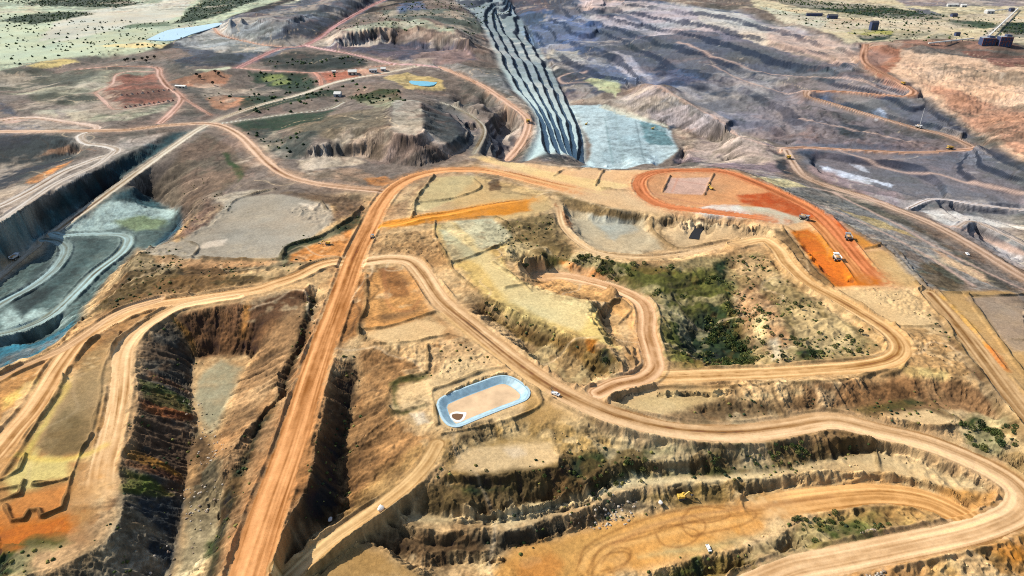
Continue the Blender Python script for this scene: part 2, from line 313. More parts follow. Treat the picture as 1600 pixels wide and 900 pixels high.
ROUGH = [ # broken ground: amplitude m, wavelength m, outline
 (4, 16, "780,345 860,330 880,350 900,390 900,420 830,400 790,395"), (3.5, 12, "1030,420 1200,400 1340,520 1370,550 1200,570 1040,570 1030,480"),
 (1.2, 9, "690,760 900,745 1050,725 1250,700 1350,700 1330,730 1100,742 950,765 850,800 700,806"), (1.2, 9, "600,820 800,830 950,785 1200,750 1280,735 1290,760 1100,775 900,830 800,860 650,870 560,845"),
 (1.6, 10, "860,680 960,670 1050,690 980,735 930,770 880,760"), (2.5, 9, "1300,790 1430,790 1500,815 1400,845 1200,870 1100,885 1150,870 1230,830"),
 (2, 8, "620,540 700,530 780,560 720,590 640,600"), (2.5, 9, "1300,665 1500,735 1580,790 1560,810 1400,720"), (3, 10, "820,505 980,560 985,590 920,600 800,520"),
 (2.5, 8, "1050,695 1300,665 1380,700 1300,705 1100,725"), (2.5, 22, "900,20 1150,30 1300,90 1250,180 1100,150 1000,120 900,100"),
 (3, 12, "190,400 280,400 440,410 500,420 300,465 150,490 160,440"), (3, 10, "270,320 330,315 360,330 340,350 300,370 270,372"),
 (3, 12, "570,530 640,540 680,560 620,600 560,560"), (3, 9, "1220,880 1400,870 1600,830 1600,905 1220,905"), (2.5, 9, "590,370 680,360 700,400 660,410 590,400"),
 (4, 16, "1400,90 1600,115 1700,260 1600,250 1450,150"), (5, 25, "1150,140 1300,170 1500,240 1250,220 1150,200"), (3, 12, "450,330 540,300 580,310 560,340 520,370"),
 (1.5, 8, "1222,372 1290,448 1255,450 1205,400 1200,366"), (2.4, 8, "1400,515 1500,540 1550,610 1480,600 1420,560"), (1.6,7,"1340,450 1440,450 1460,500 1400,490"),
]
TERR = [ # benched faces: step m, outline
 (11, "700,-10 742,25 762,60 775,95 798,138 822,160 836,182 838,205 826,232 812,254 915,258 914,215 903,180 878,140 855,95 832,50 800,5"),
 (9, "900,0 1150,15 1330,68 1400,84 1350,110 1240,120 1260,200 1150,210 1060,140 980,135 880,110 820,50"),
 (7, "1250,120 1420,125 1450,160 1600,260 1600,420 1450,340 1260,265 1230,225 1520,235 1500,215 1260,160"),
 (8, "690,165 745,180 820,215 800,250 740,250"),
]
TERRAMP = [0.28, 0.25, 0.25, 0.1]
def world_line(z, s, n=5):
    p = catmull(P(s), n) if n > 1 else np.array(P(s)); zz = zlist(z, len(p))
    xy = [at_z(p[k, 0], p[k, 1], zz[k]) for k in range(len(p))]
    return np.array(xy), zz
C = np.zeros((NJ, NI), bool); CV = np.zeros((NJ, NI))
def setc(m, v): 
    C[m] = True; CV[m] = v[m] if isinstance(v, np.ndarray) else v
for z, s in FLATS:
    xy, zz = world_line(z, s, 1); W, b = poly_field(xy); setc(W > 0.5, z)
for z, s in LINES:
    xy, zz = world_line(z, s); pm = (xy[:, 1]*cp+(H-zz)*sp)/FPX
    D, S, T, ZZ = line_field(xy, zz, 6.0); setc(D < 0.9*PXM, ZZ)
ROADF = []
for nm, hw, z, s, c in ROADS:
    xy, zz = world_line(z, s)
    D, S, T, ZZ = line_field(xy, zz, hw+14); ROADF.append((D, S, T, ZZ)); setc(D < np.maximum(hw+1.5, 0.8*PXM), ZZ)
C[-2:, :] = True; C[:2, :] = True; CV[-2:, :] = 0; CV[:2, :] = -30
C[NJ-40:, :] |= False
def relax(Zc, Cm, Cvv, it, w=1.7):
    jj, ii = np.indices(Zc.shape); red = ((jj+ii) & 1) == 0
    free = ~Cm; mr, mb = red & free, (~red) & free
    for _ in range(it):
        for m in (mr, mb):
            Pd = np.pad(Zc, 1, mode='edge')
            A = 0.25*(Pd[:-2, 1:-1]+Pd[2:, 1:-1]+Pd[1:-1, :-2]+Pd[1:-1, 2:])
            Zc[m] += w*(A[m]-Zc[m])
    return Zc
def pyr(Cm, Cvv, lvl):
    if min(Cm.shape) < 40 or lvl == 0:
        Zc = np.where(Cm, Cvv, 0.0); return relax(Zc, Cm, Cvv, 400, 1.5)
    n0, n1 = (Cm.shape[0]+1)//2, (Cm.shape[1]+1)//2
    a = np.zeros((n0*2, n1*2)); c = np.zeros((n0*2, n1*2)); c[:Cm.shape[0], :Cm.shape[1]] = Cm; a[:Cm.shape[0], :Cm.shape[1]] = Cvv*Cm
    cs = c.reshape(n0, 2, n1, 2).sum((1, 3)); vs = a.reshape(n0, 2, n1, 2).sum((1, 3))
    Zc = pyr(cs > 0, np.where(cs > 0, vs/np.maximum(cs, 1), 0), lvl-1)
    Zf = np.repeat(np.repeat(Zc, 2, 0), 2, 1)[:Cm.shape[0], :Cm.shape[1]]
    Pd = np.pad(Zf, 1, mode='edge'); Zf = 0.25*(Pd[:-2, 1:-1]+Pd[2:, 1:-1]+Pd[1:-1, :-2]+Pd[1:-1, 2:])
    Zf[Cm] = Cvv[Cm]
    return relax(Zf, Cm, Cvv, 14 if Cm.shape[0] > 800 else 40, 1.5)
Z = pyr(C, CV, 6)
Pd = np.pad(Z, 1, mode='edge'); Z = 0.5*Z+0.125*(Pd[:-2, 1:-1]+Pd[2:, 1:-1]+Pd[1:-1, :-2]+Pd[1:-1, 2:])
for k, (nm, hw, z, s, c) in enumerate(ROADS):
    D, S, T, ZZ = ROADF[k]; w = np.clip((np.maximum(hw+2.0, 0.9*PXM)-D)/1.6+0.5, 0, 1); Z = Z*(1-w)+ZZ*w
DMIN = np.min([ROADF[k][0]-ROADS[k][1] for k in range(len(ROADS))], axis=0)
wamp = np.clip((DMIN-2)/8, 0, 1)*(1.6+2.2*PXM)
xy0 = np.array([raycast(px, py, Z) for px, py in P(TERR[0][1])]); Wt0, b0 = poly_field(xy0, 15); wamp = wamp*(1-0.9*Wt0)
Zbase = samp(Z, X+wamp*fbm(X, Y, 26, 3, 0.6, seed=71)*1.6, Y+wamp*fbm(X, Y, 26, 3, 0.6, seed=72)*2.0); Z = Zbase.copy()
# road proximity mask (1 on the running surface)
RM = np.zeros((NJ, NI), np.float32); RID = np.full((NJ, NI), -1, np.int32); RS = np.zeros((NJ, NI), np.float32); RT = np.zeros((NJ, NI), np.float32); RN = np.zeros((NJ, NI), np.float32)
for k, (nm, hw, z, s, c) in enumerate(ROADS):
    D, S, T, ZZ = ROADF[k]; hwv = hw*0.90+(2.6+0.9*PXM)*fbm(X, Y, 40, 5, 0.75, seed=k+40)
    m = D < hwv; RID[m] = k; RS[m] = S[m]; RT[m] = T[m]; RN[m] = (D/hw)[m]
    RM = np.maximum(RM, np.clip((hwv+3-D)/3, 0, 1))
def gradient(Zc):
    dzi = np.gradient(Zc, axis=1); Xi = np.gradient(X, axis=1); dzj = np.gradient(Zc, axis=0); Xj = np.gradient(X, axis=0); Yj = np.gradient(Y, axis=0)
    gx = dzi/Xi; gy = (dzj-gx*Xj)/Yj; return gx, gy, Xi, Xj, Yj
# benches
TREAD = np.zeros((NJ, NI)); FACE = np.zeros((NJ, NI))
NOG = np.zeros((NJ, NI))
for kt, (step, s) in enumerate(TERR):
    xy = np.array([raycast(px, py, Zbase) for px, py in P(s)]); W, b = poly_field(xy, 12)
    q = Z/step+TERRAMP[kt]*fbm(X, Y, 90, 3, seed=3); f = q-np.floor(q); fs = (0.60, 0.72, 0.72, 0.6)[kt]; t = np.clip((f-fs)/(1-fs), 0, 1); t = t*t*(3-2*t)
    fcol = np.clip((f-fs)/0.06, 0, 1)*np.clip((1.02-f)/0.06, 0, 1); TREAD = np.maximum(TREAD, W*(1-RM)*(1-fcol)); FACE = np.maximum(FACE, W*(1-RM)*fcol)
    NOG = np.maximum(NOG, W*(0.85 if kt in (0, 3) else 0.4)); q0 = Z/step
    Z = Z+W*(1-RM)*((np.floor(q)+t-(q-q0))*step-q0*step)*0.95
# erosion gullies running down the slopes (noise smeared along the fall line)
gx, gy, Xi, Xj, Yj = gradient(Zbase); SL = np.hypot(gx, gy)+1e-6
Pd = SL.copy()
for _ in range(3):
    Q = np.pad(Pd, 2, mode='edge'); Pd = (Q[2:-2, 2:-2]+Q[:-4, 2:-2]+Q[4:, 2:-2]+Q[2:-2, :-4]+Q[2:-2, 4:])/5
SLs = Pd
def lic(N, steps=26, st=1.6):
    dX, dY = -gx/SL, -gy/SL; dj = dY/Yj; di = (dX-Xj*dj)/Xi; n = np.maximum(np.abs(di), np.abs(dj))+1e-9; di = di/n*st; dj = dj/n*st
    jj, ii = np.indices(N.shape).astype(np.float32); acc = N.copy(); wsum = 1.0
    for sg in (1, -1):
        pi_, pj = ii.copy(), jj.copy()
        for k in range(steps):
            a = np.clip(np.rint(pi_), 0, NI-1).astype(np.int32); b = np.clip(np.rint(pj), 0, NJ-1).astype(np.int32)
            pi_ += sg*di[b, a]; pj += sg*dj[b, a]
            a = np.clip(np.rint(pi_), 0, NI-1).astype(np.int32); b = np.clip(np.rint(pj), 0, NJ-1).astype(np.int32)
            acc += N[b, a]
    return acc/(2*steps+1)
lamg = np.maximum(4.0, 4.2*PXM)
nb = np.zeros_like(X)
for lam, sdn in ((1.8, 4), (3.5, 1), (7, 2), (14, 3)):
    w = np.clip(lam/(3.0*PXM)-0.3, 0, 1)*np.clip(1.6-lam/(14*PXM), 0.15, 1); nb += w*(vnoise(X/lam+sdn*31, Y/lam+sdn*7)-0.5)*(lam/7)**0.6
G = lic(nb); G = G/(np.std(G[(SLs > 0.2)])+1e-6)
slopem = np.clip((SLs-0.17)/0.25, 0, 1)*(1-RM)*(1-NOG)
Z = Z+slopem*np.clip(G, -2.2, 2.2)*np.interp(PXM, [0.5, 0.9], [0.75, 0.45])
for a, lam, s in ROUGH:
    xy = np.array([raycast(px, py, Zbase) for px, py in P(s)]); W, b = poly_field(xy, 8)
    n = fbm(X, Y, lam, 3, 0.6, seed=int(lam)); Z = Z+W*(1-RM)*a*(1.0-2.2*np.abs(n))*0.55
PADM = np.zeros((NJ, NI))
for z, s in FLATS+[(0, '738,243 900,263 1150,266 1250,313 1330,360 1390,396 1455,455 1300,450 1230,360 1100,346 960,326 850,292'), (0, '630,485 700,520 620,546 578,526'), (0,'200,395 300,403 440,405 420,416 245,414'), (0, '672,600 760,572 840,585 900,650 780,665 700,680'), (0, '615,612 700,560 755,548 790,570 672,620'), (0, '1440,458 1700,450 1750,720 1600,680 1490,500'), (0, '888,328 1010,340 1040,390 920,390'), (0, '1035,350 1190,360 1180,372 1060,385')]:
    xy = np.array([raycast(a, b, Zbase) for a, b in P(s)]); W, b = poly_field(xy, 5); PADM[b] = np.maximum(PADM[b], W[b])
farz = np.clip((PXM-0.75)/0.35, 0, 1)*np.clip(DMIN/25, 0, 1)*(1-NOG*0.5)
plain = np.zeros((NJ, NI))
for s in ('-700,105 0,112 130,88 262,70 330,42 400,14 520,-20 520,-110 -700,-110', '1150,-110 1180,12 1250,38 1330,66 1600,68 2300,80 2300,-110', '0,-20 0,-110 1600,-110 1600,-20', '885,158 930,160 1055,203 1070,240 1064,264 905,264', '430,240 470,180 600,150 700,150 760,200 720,262 600,265'):
    xy = np.array([raycast(a, b, Zbase) for a, b in P(s)]); W, b = poly_field(xy, 30); plain[b] = np.maximum(plain[b], W[b])
farz *= (1-plain); Z = Z+farz*((0.45-np.abs(fbm(X, Y, 230, 4, 0.5, seed=101))*2.0)*13*np.clip((PXM-0.75)/0.6, 0.35, 1)+fbm(X, Y, 60, 3, 0.6, seed=102)*3.5)
allrough = (0.5-np.abs(fbm(X, Y, 9, 4, 0.7, seed=9))*2.2)*0.75+fbm(X, Y, 60, 2, 0.5, seed=12)*0.8
Z = Z+allrough*(1-RM)*(1-0.85*PADM)*(1-0.6*NOG)*(1+0.7*np.clip((SLs-0.25)/0.2, 0, 1))*(0.35+0.65*np.clip(SLs/0.2, 0, 1))
# berms
PYM = np.repeat(np.abs(np.gradient(Yrow))[:, None], NI, 1)
fade = np.clip(1.8-0.55*PYM, 0, 1); e = DMIN-1.4
for s in ('110,745 215,735 215,810 110,810', '1165,770 1225,765 1225,818 1165,818', '860,280 930,280 930,315 860,315', '780,300 860,300 860,325 780,325', '1335,425 1400,425 1400,455 1335,455', '1195,330 1235,330 1235,352 1195,352', '835,420 875,420 875,445 835,445'):
    xy = np.array([raycast(a, b, Zbase) for a, b in P(s)]); W, b = poly_field(xy, 6); fade = fade*(1-W)
Z = Z+np.exp(-(e/np.maximum(1.3, 0.8*PXM))**2)*np.clip(-0.5+3.6*vnoise(X/31, Y/31)+1.2*(vnoise(X/5, Y/5)-.5), 0, 2.1)*fade
BM = np.zeros_like(RM)
for h, w, s in BERMS:
    p = catmull(P(s), 4) if w > 0 else np.array(P(s)); w = abs(w); xy = np.array([raycast(a, b, Zbase) for a, b in p])
    D, S, T, ZZ = line_field(xy, np.zeros(len(xy)), w*5+4*PXM.max()*0+12); ww = np.maximum(w*0.62, 1.0*PXM)
    g = np.exp(-((D+1.3*fbm(X, Y, 12, 3, seed=21))/ww)**2)*(RID < 0)*np.clip(0.35+1.1*vnoise(X/9+3, Y/9), 0.3, 1.25); Z = Z+g*h*0.8*np.clip(0.7+0.6*PXM, 0.8, 1.7)*np.clip(2.2-0.5*PYM, 0, 1); BM = np.maximum(BM, g)

pxy = [at_z(a, b, 0) for a, b in P("685,632 690,622 712,611 750,597 776,588 795,588 812,596 825,609 823,621 812,628 780,640 745,654 718,664 703,663 694,655 688,643")]
W, b = poly_field(pxy); Z = np.where(W > 0.5, -5.5, Z)
# ------------------------------------------------------------------ ground colours: patches of earth, some with shade painted in
TAN=(206,172,128); SAND=(224,192,146); PALE=(222,206,176); OR=(216,146,88); RUST=(186,100,58); BRN=(160,118,84); DBR=(120,92,66)
GRY=(176,166,148); PUR=(142,122,120); PINK=(206,168,150); SLATE=(104,110,120); DSL=(78,86,98); TEAL=(92,130,128); TEALD=(52,92,98); TEALP=(174,194,186)
YEL=(214,192,128); OLV=(116,108,60); GRN=(72,86,44); PLN=(190,198,166); DGRN=(58,84,62); WHT=(232,228,222); CYAN=(176,210,208); BLU=(96,116,148)
PAINT = [ # colour, edge softness m, outline, broken-ness 0..1
 (TAN, 30, "-700,1200 -700,240 2300,240 2300,1200", 0),
 ((138, 124, 112), 40, "-700,320 -700,88 300,80 1000,-60 2300,-100 2300,480 1500,470 1180,280 1000,262 750,250 600,300 300,330", 0),
 # plains
 (PLN, 20, "-700,105 -200,115 0,112 60,97 130,88 230,81 262,70 330,42 400,14 470,-10 520,-100 -700,-100", 0),
 ((214,212,190), 12, "70,68 130,48 200,22 280,-8 300,-20 420,-20 300,2 270,24 240,38 180,46 120,60", .2), ((206,202,182), 10, "60,66 150,45 250,37 280,25 298,5 200,5 120,20 80,40", .3),
 (DGRN, 16, "0,33 50,38 100,30 150,22 120,18 60,20 20,26", .8), (DGRN, 16, "40,8 100,10 180,12 220,5 180,-5 60,-10", .8), (DGRN, 14, "270,38 300,10 330,-5 420,-6 380,8 340,25 300,34", .7), ((120,140,110),12,"190,44 270,40 260,34 200,38",.5),
 ((226,206,150), 8, "225,66 262,70 255,76 190,74 140,72", .3), (YEL, 6, "46,101 60,96 118,92 122,97 80,104 50,108", .3), ((206,206,180), 14, "400,22 470,-2 520,-12 560,-5 500,10 455,30 425,34 405,28", .2),
 # middle left
 ((112,112,96), 14, "-60,118 20,108 60,104 120,108 148,108 135,124 110,132 60,140 0,142 -60,146", .5), ((170,166,142), 14, "0,146 110,134 150,112 240,108 160,140 140,152 60,150", .3),
 ((104,106,88), 12, "40,150 90,145 145,146 155,160 110,168 60,160", .5), ((168,166,140), 10, "50,175 110,172 180,178 270,160 262,172 200,188 110,188", .3),
 ((168,112,92), 6, "155,148 180,120 200,116 240,115 260,140 272,155 225,164 185,168", .4), ((206,146,112), 8, "252,130 290,120 340,110 362,118 358,130 320,138 286,134", .4), ((214,156,120), 6, "320,152 345,149 400,152 385,160 355,170 335,168", .2),
 ((190,190,160), 6, "300,110 360,105 350,110 320,115", .4), (DGRN, 10, "385,112 480,115 500,140 460,145 400,128", .7), ((150,160,96), 8, "405,120 440,118 455,130 430,134", .6),
 ((190,120,96), 5, "500,113 560,110 600,106 605,116 560,122 510,132", .3), (DGRN, 8, "375,150 460,150 530,140 535,150 420,168 380,178", .6), (GRN, 8, "548,150 600,138 625,140 630,160 600,165 560,160", .6), ((200,176,120), 6, "600,120 640,112 690,125 695,140 640,140", .5),
 ((150,146,116), 10, "560,160 610,150 620,165 600,172", .4), ((92,98,98), 10, "660,165 690,160 720,175 745,205 735,225 700,240 660,210", .4), ((140,126,104), 12, "430,200 480,185 600,166 612,200 600,250 560,245 470,210", .3),
 (GRY, 5, "613,158 654,158 662,190 652,212 614,208", .5), (DGRN, 8, "360,190 420,180 520,172 500,190 430,205 380,205", .5), ((196,182,154), 5, "408,206 430,205 432,225 418,238 408,225", .2),
 ((196,176,150), 5, "462,250 490,244 540,243 575,252 560,258 520,262 475,266", .3), ((168,140,116), 8, "420,262 480,268 560,262 600,280 560,285 470,275", .4), (OR, 5, "572,278 605,275 622,284 600,292 578,288", .4),
 ((88,94,86), 10, "385,205 420,235 440,250 480,240 500,205 440,215 420,200", .5), ((66,78,60),8,"350,240 362,240 385,272 372,280",.5),
 # slate dumps far left
 (SLATE, 14, "268,70 345,34 400,18 470,0 560,-20 620,-20 600,4 525,44 475,72 430,88 380,102 330,96 290,84", .3), ((172,172,166), 10, "272,66 300,60 335,40 350,32 440,34 400,60 430,80 350,84 300,74", .6), (DSL, 10, "440,56 480,36 530,16 575,-6 600,-6 560,20 510,50 470,66", .3), ((150,152,150),8,"350,32 400,28 455,34 500,20 480,35 420,60 360,50",.5),
 (DSL, 14, "270,95 330,78 385,90 372,104 330,104 290,105", .6), ((72,80,74), 10, "400,92 470,80 540,88 600,100 540,108 430,108", .6),
 ((98,98,112), 12, "500,75 600,55 700,60 750,95 700,100 640,96 560,82", .3), ((170,176,150), 8, "530,50 580,37 650,30 700,42 715,56 680,44 620,42 560,50", .5), ((120,128,116),8,"590,18 660,14 740,20 760,50 720,50 690,35 620,30",.5), (BLU, 12, "620,5 660,2 670,15 625,18", .5),
 ((186,176,160), 6, "510,74 560,66 615,56 612,66 570,74", .2), ((150,130,124), 8, "640,90 700,76 740,90 720,100 660,98", .5),
 ((150,146,140), 10, "640,98 720,100 790,115 800,150 770,140 730,115", .3),
 # west
 ((58,66,76), 10, "-200,205 -60,212 60,210 130,215 100,235 125,240 60,268 0,300 -80,310 -200,330", .3), (OR, 5, "40,286 70,268 110,252 100,262 60,288", .3), ((206,150,112), 5, "65,243 80,232 110,226 150,236 120,238", .2),
 ((178,166,154), 8, "0,345 60,312 150,268 232,226 262,206 180,215 182,240 100,280 40,310 -60,360", .3), ((196,160,140), 6, "0,186 30,182 50,188 10,194", .2), ((92,98,110), 8, "0,160 20,170 28,182 0,178", .4), (SLATE, 8, "0,196 60,195 70,203 0,215", .5), ((90,96,102),6,"85,170 110,185 90,186",.4),
 (TEALD, 10, "-80,452 -80,380 0,348 60,314 150,270 270,206 320,200 280,218 200,270 100,347 60,376 0,412", .1), ((96,150,156), 8, "-80,450 -80,380 0,372 40,352 100,322 110,336 60,374 0,410", .5),
 ((98,120,116), 10, "-80,620 -80,480 60,400 100,345 170,300 222,302 280,325 280,356 262,385 215,390 200,405 160,445 130,480 128,500 60,540 0,560", .1),
 (TEALP, 8, "110,350 165,318 200,314 262,320 284,330 275,338 240,345 200,350 160,362 110,362", .55), ((138,156,120), 8, "180,345 230,340 262,345 250,360 215,362 190,355", .4), (TEALP, 6, "0,490 30,465 50,485 80,490 115,495 90,515 40,528 0,535", .6),
 ((66,84,84), 6, "10,470 60,420 95,385 110,370 175,372 150,395 100,440 60,475 30,500", .2), ((84,108,106), 6, "108,375 175,373 148,398 95,445 60,455", .2), ((60,130,150), 5, "-40,545 0,543 60,533 112,503 100,526 50,558 0,575 -40,590", .3),
 ((50,96,112), 5, "280,335 286,350 270,372 240,382 262,362 275,350", .2), ((70,110,116), 5, "170,310 190,300 230,305 268,322 240,325 200,315", .5),
 ((124,110,92), 8, "215,300 262,262 320,205 360,225 395,258 350,300 330,318 300,345 285,325 240,305", .2), ((70,92,52), 5, "350,238 358,238 385,275 374,285", .4), ((140,116,100),8,"275,372 300,345 325,312 340,330 380,335 372,350 320,372",.3),
 ((190,176,154), 6, "330,310 400,296 430,296 400,303 350,322", .2), (GRY, 4, "228,388 275,378 320,352 362,312 430,301 512,316 526,345 480,378 440,403 300,403 215,400", .15), ((222,206,184), 4, "310,385 320,378 355,373 350,382", .4), ((220,206,184),4,"470,318 500,318 485,326",.6), (GRY, 4, "215,396 275,378 305,388 300,402", .1),
 ((90,78,54), 6, "300,405 240,402 205,402 195,420 225,430 300,432 440,420 500,415 470,410 440,406", .5), ((196,156,116), 5, "240,402 330,406 440,408 420,416 300,418 245,414", .3), ((112,94,62), 10, "205,402 190,440 160,470 130,500 180,482 240,466 330,455 430,440 490,412 420,428 300,432 230,420", .5),
 (OR, 4, "450,412 455,398 500,378 552,355 550,372 540,398 500,405 470,408", .2), ((72,84,58), 5, "436,402 450,382 500,368 545,340 570,330 568,350 500,378 455,396 448,412", .4), ((130,108,86), 8, "450,300 520,305 570,305 570,335 520,345 525,320", .5),
 # lower left
 ((190,142,92), 8, "-60,1000 -60,610 0,590 97,545 165,490 270,476 235,500 200,530 188,580 185,640 165,720 150,850 80,890 0,905", .1), ((164,136,96), 6, "120,560 180,520 185,560 165,640 140,710 60,712 50,700 80,640", .3), ((140,116,78),5,"60,700 75,660 100,640 150,660 140,702 90,712",.3),
 (YEL, 5, "40,710 55,700 60,714 100,716 140,708 160,700 150,716 110,722 105,745 60,750 55,760 20,770 0,752", .45), ((206,180,104),3,"93,588 105,590 106,605 70,665 40,712 30,712 62,662 88,610",.1), ((214,180,110),4,"0,622 40,598 75,590 70,600 30,620 0,640",.4),
 (OR, 5, "10,790 35,775 100,760 95,798 65,806 60,798 45,798 35,812 18,812", .3), ((208,122,60), 8, "-40,900 -40,810 20,822 80,815 110,800 120,830 60,850 20,868 0,878", .45), ((176,132,92), 8, "40,905 60,860 130,830 185,770 190,800 172,840 120,882 90,900", .3), (OLV, 5, "50,845 90,840 120,848 90,862 55,858", .6),
 ((84,98,50), 6, "-30,905 -30,880 20,862 50,862 45,905", .6), ((216,160,98), 6, "150,690 165,620 186,620 180,700 170,770 155,772", .3),
 # dark dumped slope
 ((98,94,84), 6, "212,545 240,510 268,500 298,555 300,640 308,680 290,745 278,840 255,930 80,930 120,886 165,850 192,800 190,730 208,670 216,640", .1),
 ((118,88,66), 3, "228,578 255,590 298,610 298,618 260,602 228,590", .3), ((160,96,62), 2.5, "218,625 240,630 300,650 302,658 260,655 222,640", .3), ((92,104,58), 2, "216,590 298,625 298,648 225,625", .4), ((180,134,70),1.5,"192,698 230,710 280,738 284,745 240,735 195,712",.3), ((128,88,64), 3, "192,716 230,725 280,745 276,750 230,738 192,726", .3), ((108,118,58), 3, "192,735 240,750 270,770 240,775 195,768", .4), ((120,92,44),4,"200,700 210,698 230,712",.4), ((74,80,82), 6, "195,775 290,780 275,840 250,930 120,930 180,860", .4), ((96,78,60),5,"195,800 230,815 245,830 200,830",.5),
 ((122,88,62), 6, "270,492 340,480 485,448 485,470 460,530 440,555 400,552 345,556 305,562 298,540", .1), ((186,134,62), 4, "268,494 280,500 300,530 304,555 298,556 285,520", .3), ((196,140,86), 3, "383,470 395,468 388,500 383,530 378,530", .3),
 ((168,134,98), 8, "485,470 400,552 372,600 352,650 330,700 345,790 330,905 420,905 420,800 470,600 500,470", .2), ((172,164,134), 6, "310,585 345,560 378,575 362,620 345,655 330,690 315,660 303,620", .5), ((104,96,76), 5, "305,665 330,690 345,740 340,780 290,830 290,780 305,730", .6), ((172,154,120), 5, "290,795 320,770 345,745 352,790 355,820 330,870 290,905 270,905 290,850", .3), (GRN, 4, "325,850 345,835 345,850 328,870", .5),
 ((80,74,50), 4, "484,460 496,458 472,545 452,590 446,620 425,650 404,675 392,715 380,755 350,830 335,905 325,905 345,815 348,780 390,700 400,660 440,605 445,570 462,530", .5), ((52,62,44), 3, "488,462 494,470 470,548 455,585 440,600 450,568 468,515", .4),
 # right of main road
 ((170,120,76), 5, "555,440 575,420 572,480 560,520 520,545 505,600 495,700 480,760 455,800 430,905 400,905 450,740 500,580 540,470", .4), ((66,62,50), 4, "515,590 545,560 558,590 558,630 545,640 545,700 525,730 538,790 500,820 470,860 450,890 435,905 432,870 455,805 482,760 492,700 498,650", .2), ((60,72,36),4,"430,905 445,850 460,850 450,905",.6),  # near-black patch paints in the shadow beside the road embankment
 ((176,134,92), 6, "560,545 600,550 655,572 668,585 620,605 607,625 612,645 685,690 640,755 560,805 540,790 530,725 546,640 560,590", .2), ((190,150,100), 6, "540,790 640,700 684,690 680,705 600,780 540,812", .3),
 (SAND, 4, "588,516 650,500 672,500 700,508 690,525 620,546 578,526", .1), ((214,158,102), 4, "575,425 640,420 660,440 668,475 675,488 600,512 570,515 568,490", .15), ((166,116,74), 4, "592,418 622,416 640,440 642,462 610,465 598,445", .2), ((176,134,92), 4, "595,492 630,484 665,480 640,492 600,502", .3),
 ((186,146,104), 6, "665,460 680,490 750,550 760,575 700,600 668,590 665,545 690,530 700,512 672,490", .3), (SAND, 4, "615,612 640,598 672,590 700,560 755,548 790,570 700,600 672,620 665,635 630,640", .15), ((104,100,58), 4, "605,600 622,590 668,583 668,592 625,602 614,620 625,640 660,632 640,645 612,645", .6), ((226,210,186),3,"640,645 660,645 668,660 650,662",.4),
 (SAND, 5, "672,600 760,572 830,580 870,620 900,650 840,640 780,665 700,680 680,650", .15), ((190,156,104), 5, "690,690 830,650 900,650 960,680 1000,700 960,740 900,760 690,770 700,740", .4), (SAND, 4, "705,738 720,712 745,700 820,692 860,692 876,712 876,724 840,736 780,744", .25),
 ((222,196,160), 3, "790,702 815,700 825,710 805,716", .4), ((200,164,112), 5, "820,620 860,630 930,660 900,670 850,665 820,650", .3),
 ((128,106,70), 5, "690,745 880,730 930,700 1035,690 1100,680 1300,668 1400,700 1290,735 1200,745 1100,744 1000,748 950,766 870,795 800,805 700,808 650,790", .5), ((80,92,48), 5, "690,755 740,762 800,765 730,775", .6), ((76,88,46), 6, "920,770 980,742 1100,735 1230,720 1200,732 1000,748 940,760", .6), ((80,88,50),5,"890,720 950,705 930,735 890,760",.5), ((80,88,50),5,"1000,700 1200,690 1150,705 1000,715",.6),
 ((104,94,76), 5, "800,832 900,806 960,788 1010,772 1005,790 960,802 900,830 850,850 800,862 740,858 740,835", .4), ((132,104,74), 5, "560,845 600,810 640,826 740,835 780,870 700,888 620,868", .5), ((216,186,140),4,"700,862 790,868 785,905 700,880",.4), ((190,150,98), 6, "455,905 520,848 560,843 600,860 660,905", .1),
 ((150,124,80), 6, "1000,765 1200,740 1300,736 1300,752 1200,782 1080,795 1000,785", .5), ((224,198,152), 4, "606,787 650,804 720,806 790,802 830,787 870,780 900,778 940,764 980,747 1050,742 1120,743 1200,734 1290,717 1370,704 1410,713 1480,743 1540,763 1562,790 1548,800 1518,796 1460,765 1380,744 1290,738 1200,747 1080,756 1000,757 950,774 900,793 850,804 800,822 730,818 650,813", .2), ((220,190,144), 5, "1160,745 1290,720 1375,700 1400,708 1550,765 1560,800 1530,800 1460,762 1380,742 1290,765 1200,772 1200,755", .3), ((204,150,90), 5, "1480,765 1560,765 1585,790 1540,806 1520,800", .4),
 ((216,160,98), 6, "770,895 800,858 880,838 960,812 1080,790 1200,785 1200,830 1100,862 1010,890 900,910 780,910", .1), ((212,160,98), 8, "860,850 960,825 960,840 900,870 900,910 800,910 790,880", .4), ((210,146,86), 6, "800,880 860,860 880,880 860,910 810,910", .5), ((190,168,120),6,"1000,870 1080,850 1180,835 1230,820 1150,850 1100,862",.3),
 ((128,110,62), 5, "1015,905 1050,885 1150,862 1235,826 1290,815 1250,870 1180,890 1100,905", .4), ((84,92,44), 5, "1025,905 1060,885 1090,880 1095,905", .5), ((84,102,54),3,"1080,870 1092,868 1098,900 1085,905",.3),
 ((150,136,84), 6, "1240,815 1300,798 1430,792 1480,810 1400,838 1250,862 1240,840", .5), ((80,96,46), 5, "1290,820 1340,815 1380,838 1320,848 1280,835", .6), ((224,196,150), 4, "1202,820 1240,808 1258,808 1240,815 1205,824", .2), ((206,170,112), 5, "1365,795 1430,792 1470,806 1440,822 1400,818", .4),
 ((196,150,98), 6, "1250,905 1400,865 1500,845 1600,825 1700,830 1700,905", .4), ((150,116,70),5,"1500,850 1600,840 1600,870 1540,880",.5), ((214,176,118), 5, "1440,875 1490,862 1500,890 1460,900", .2), ((206,136,66), 5, "1550,855 1600,845 1610,870 1580,880", .3),
 # right side
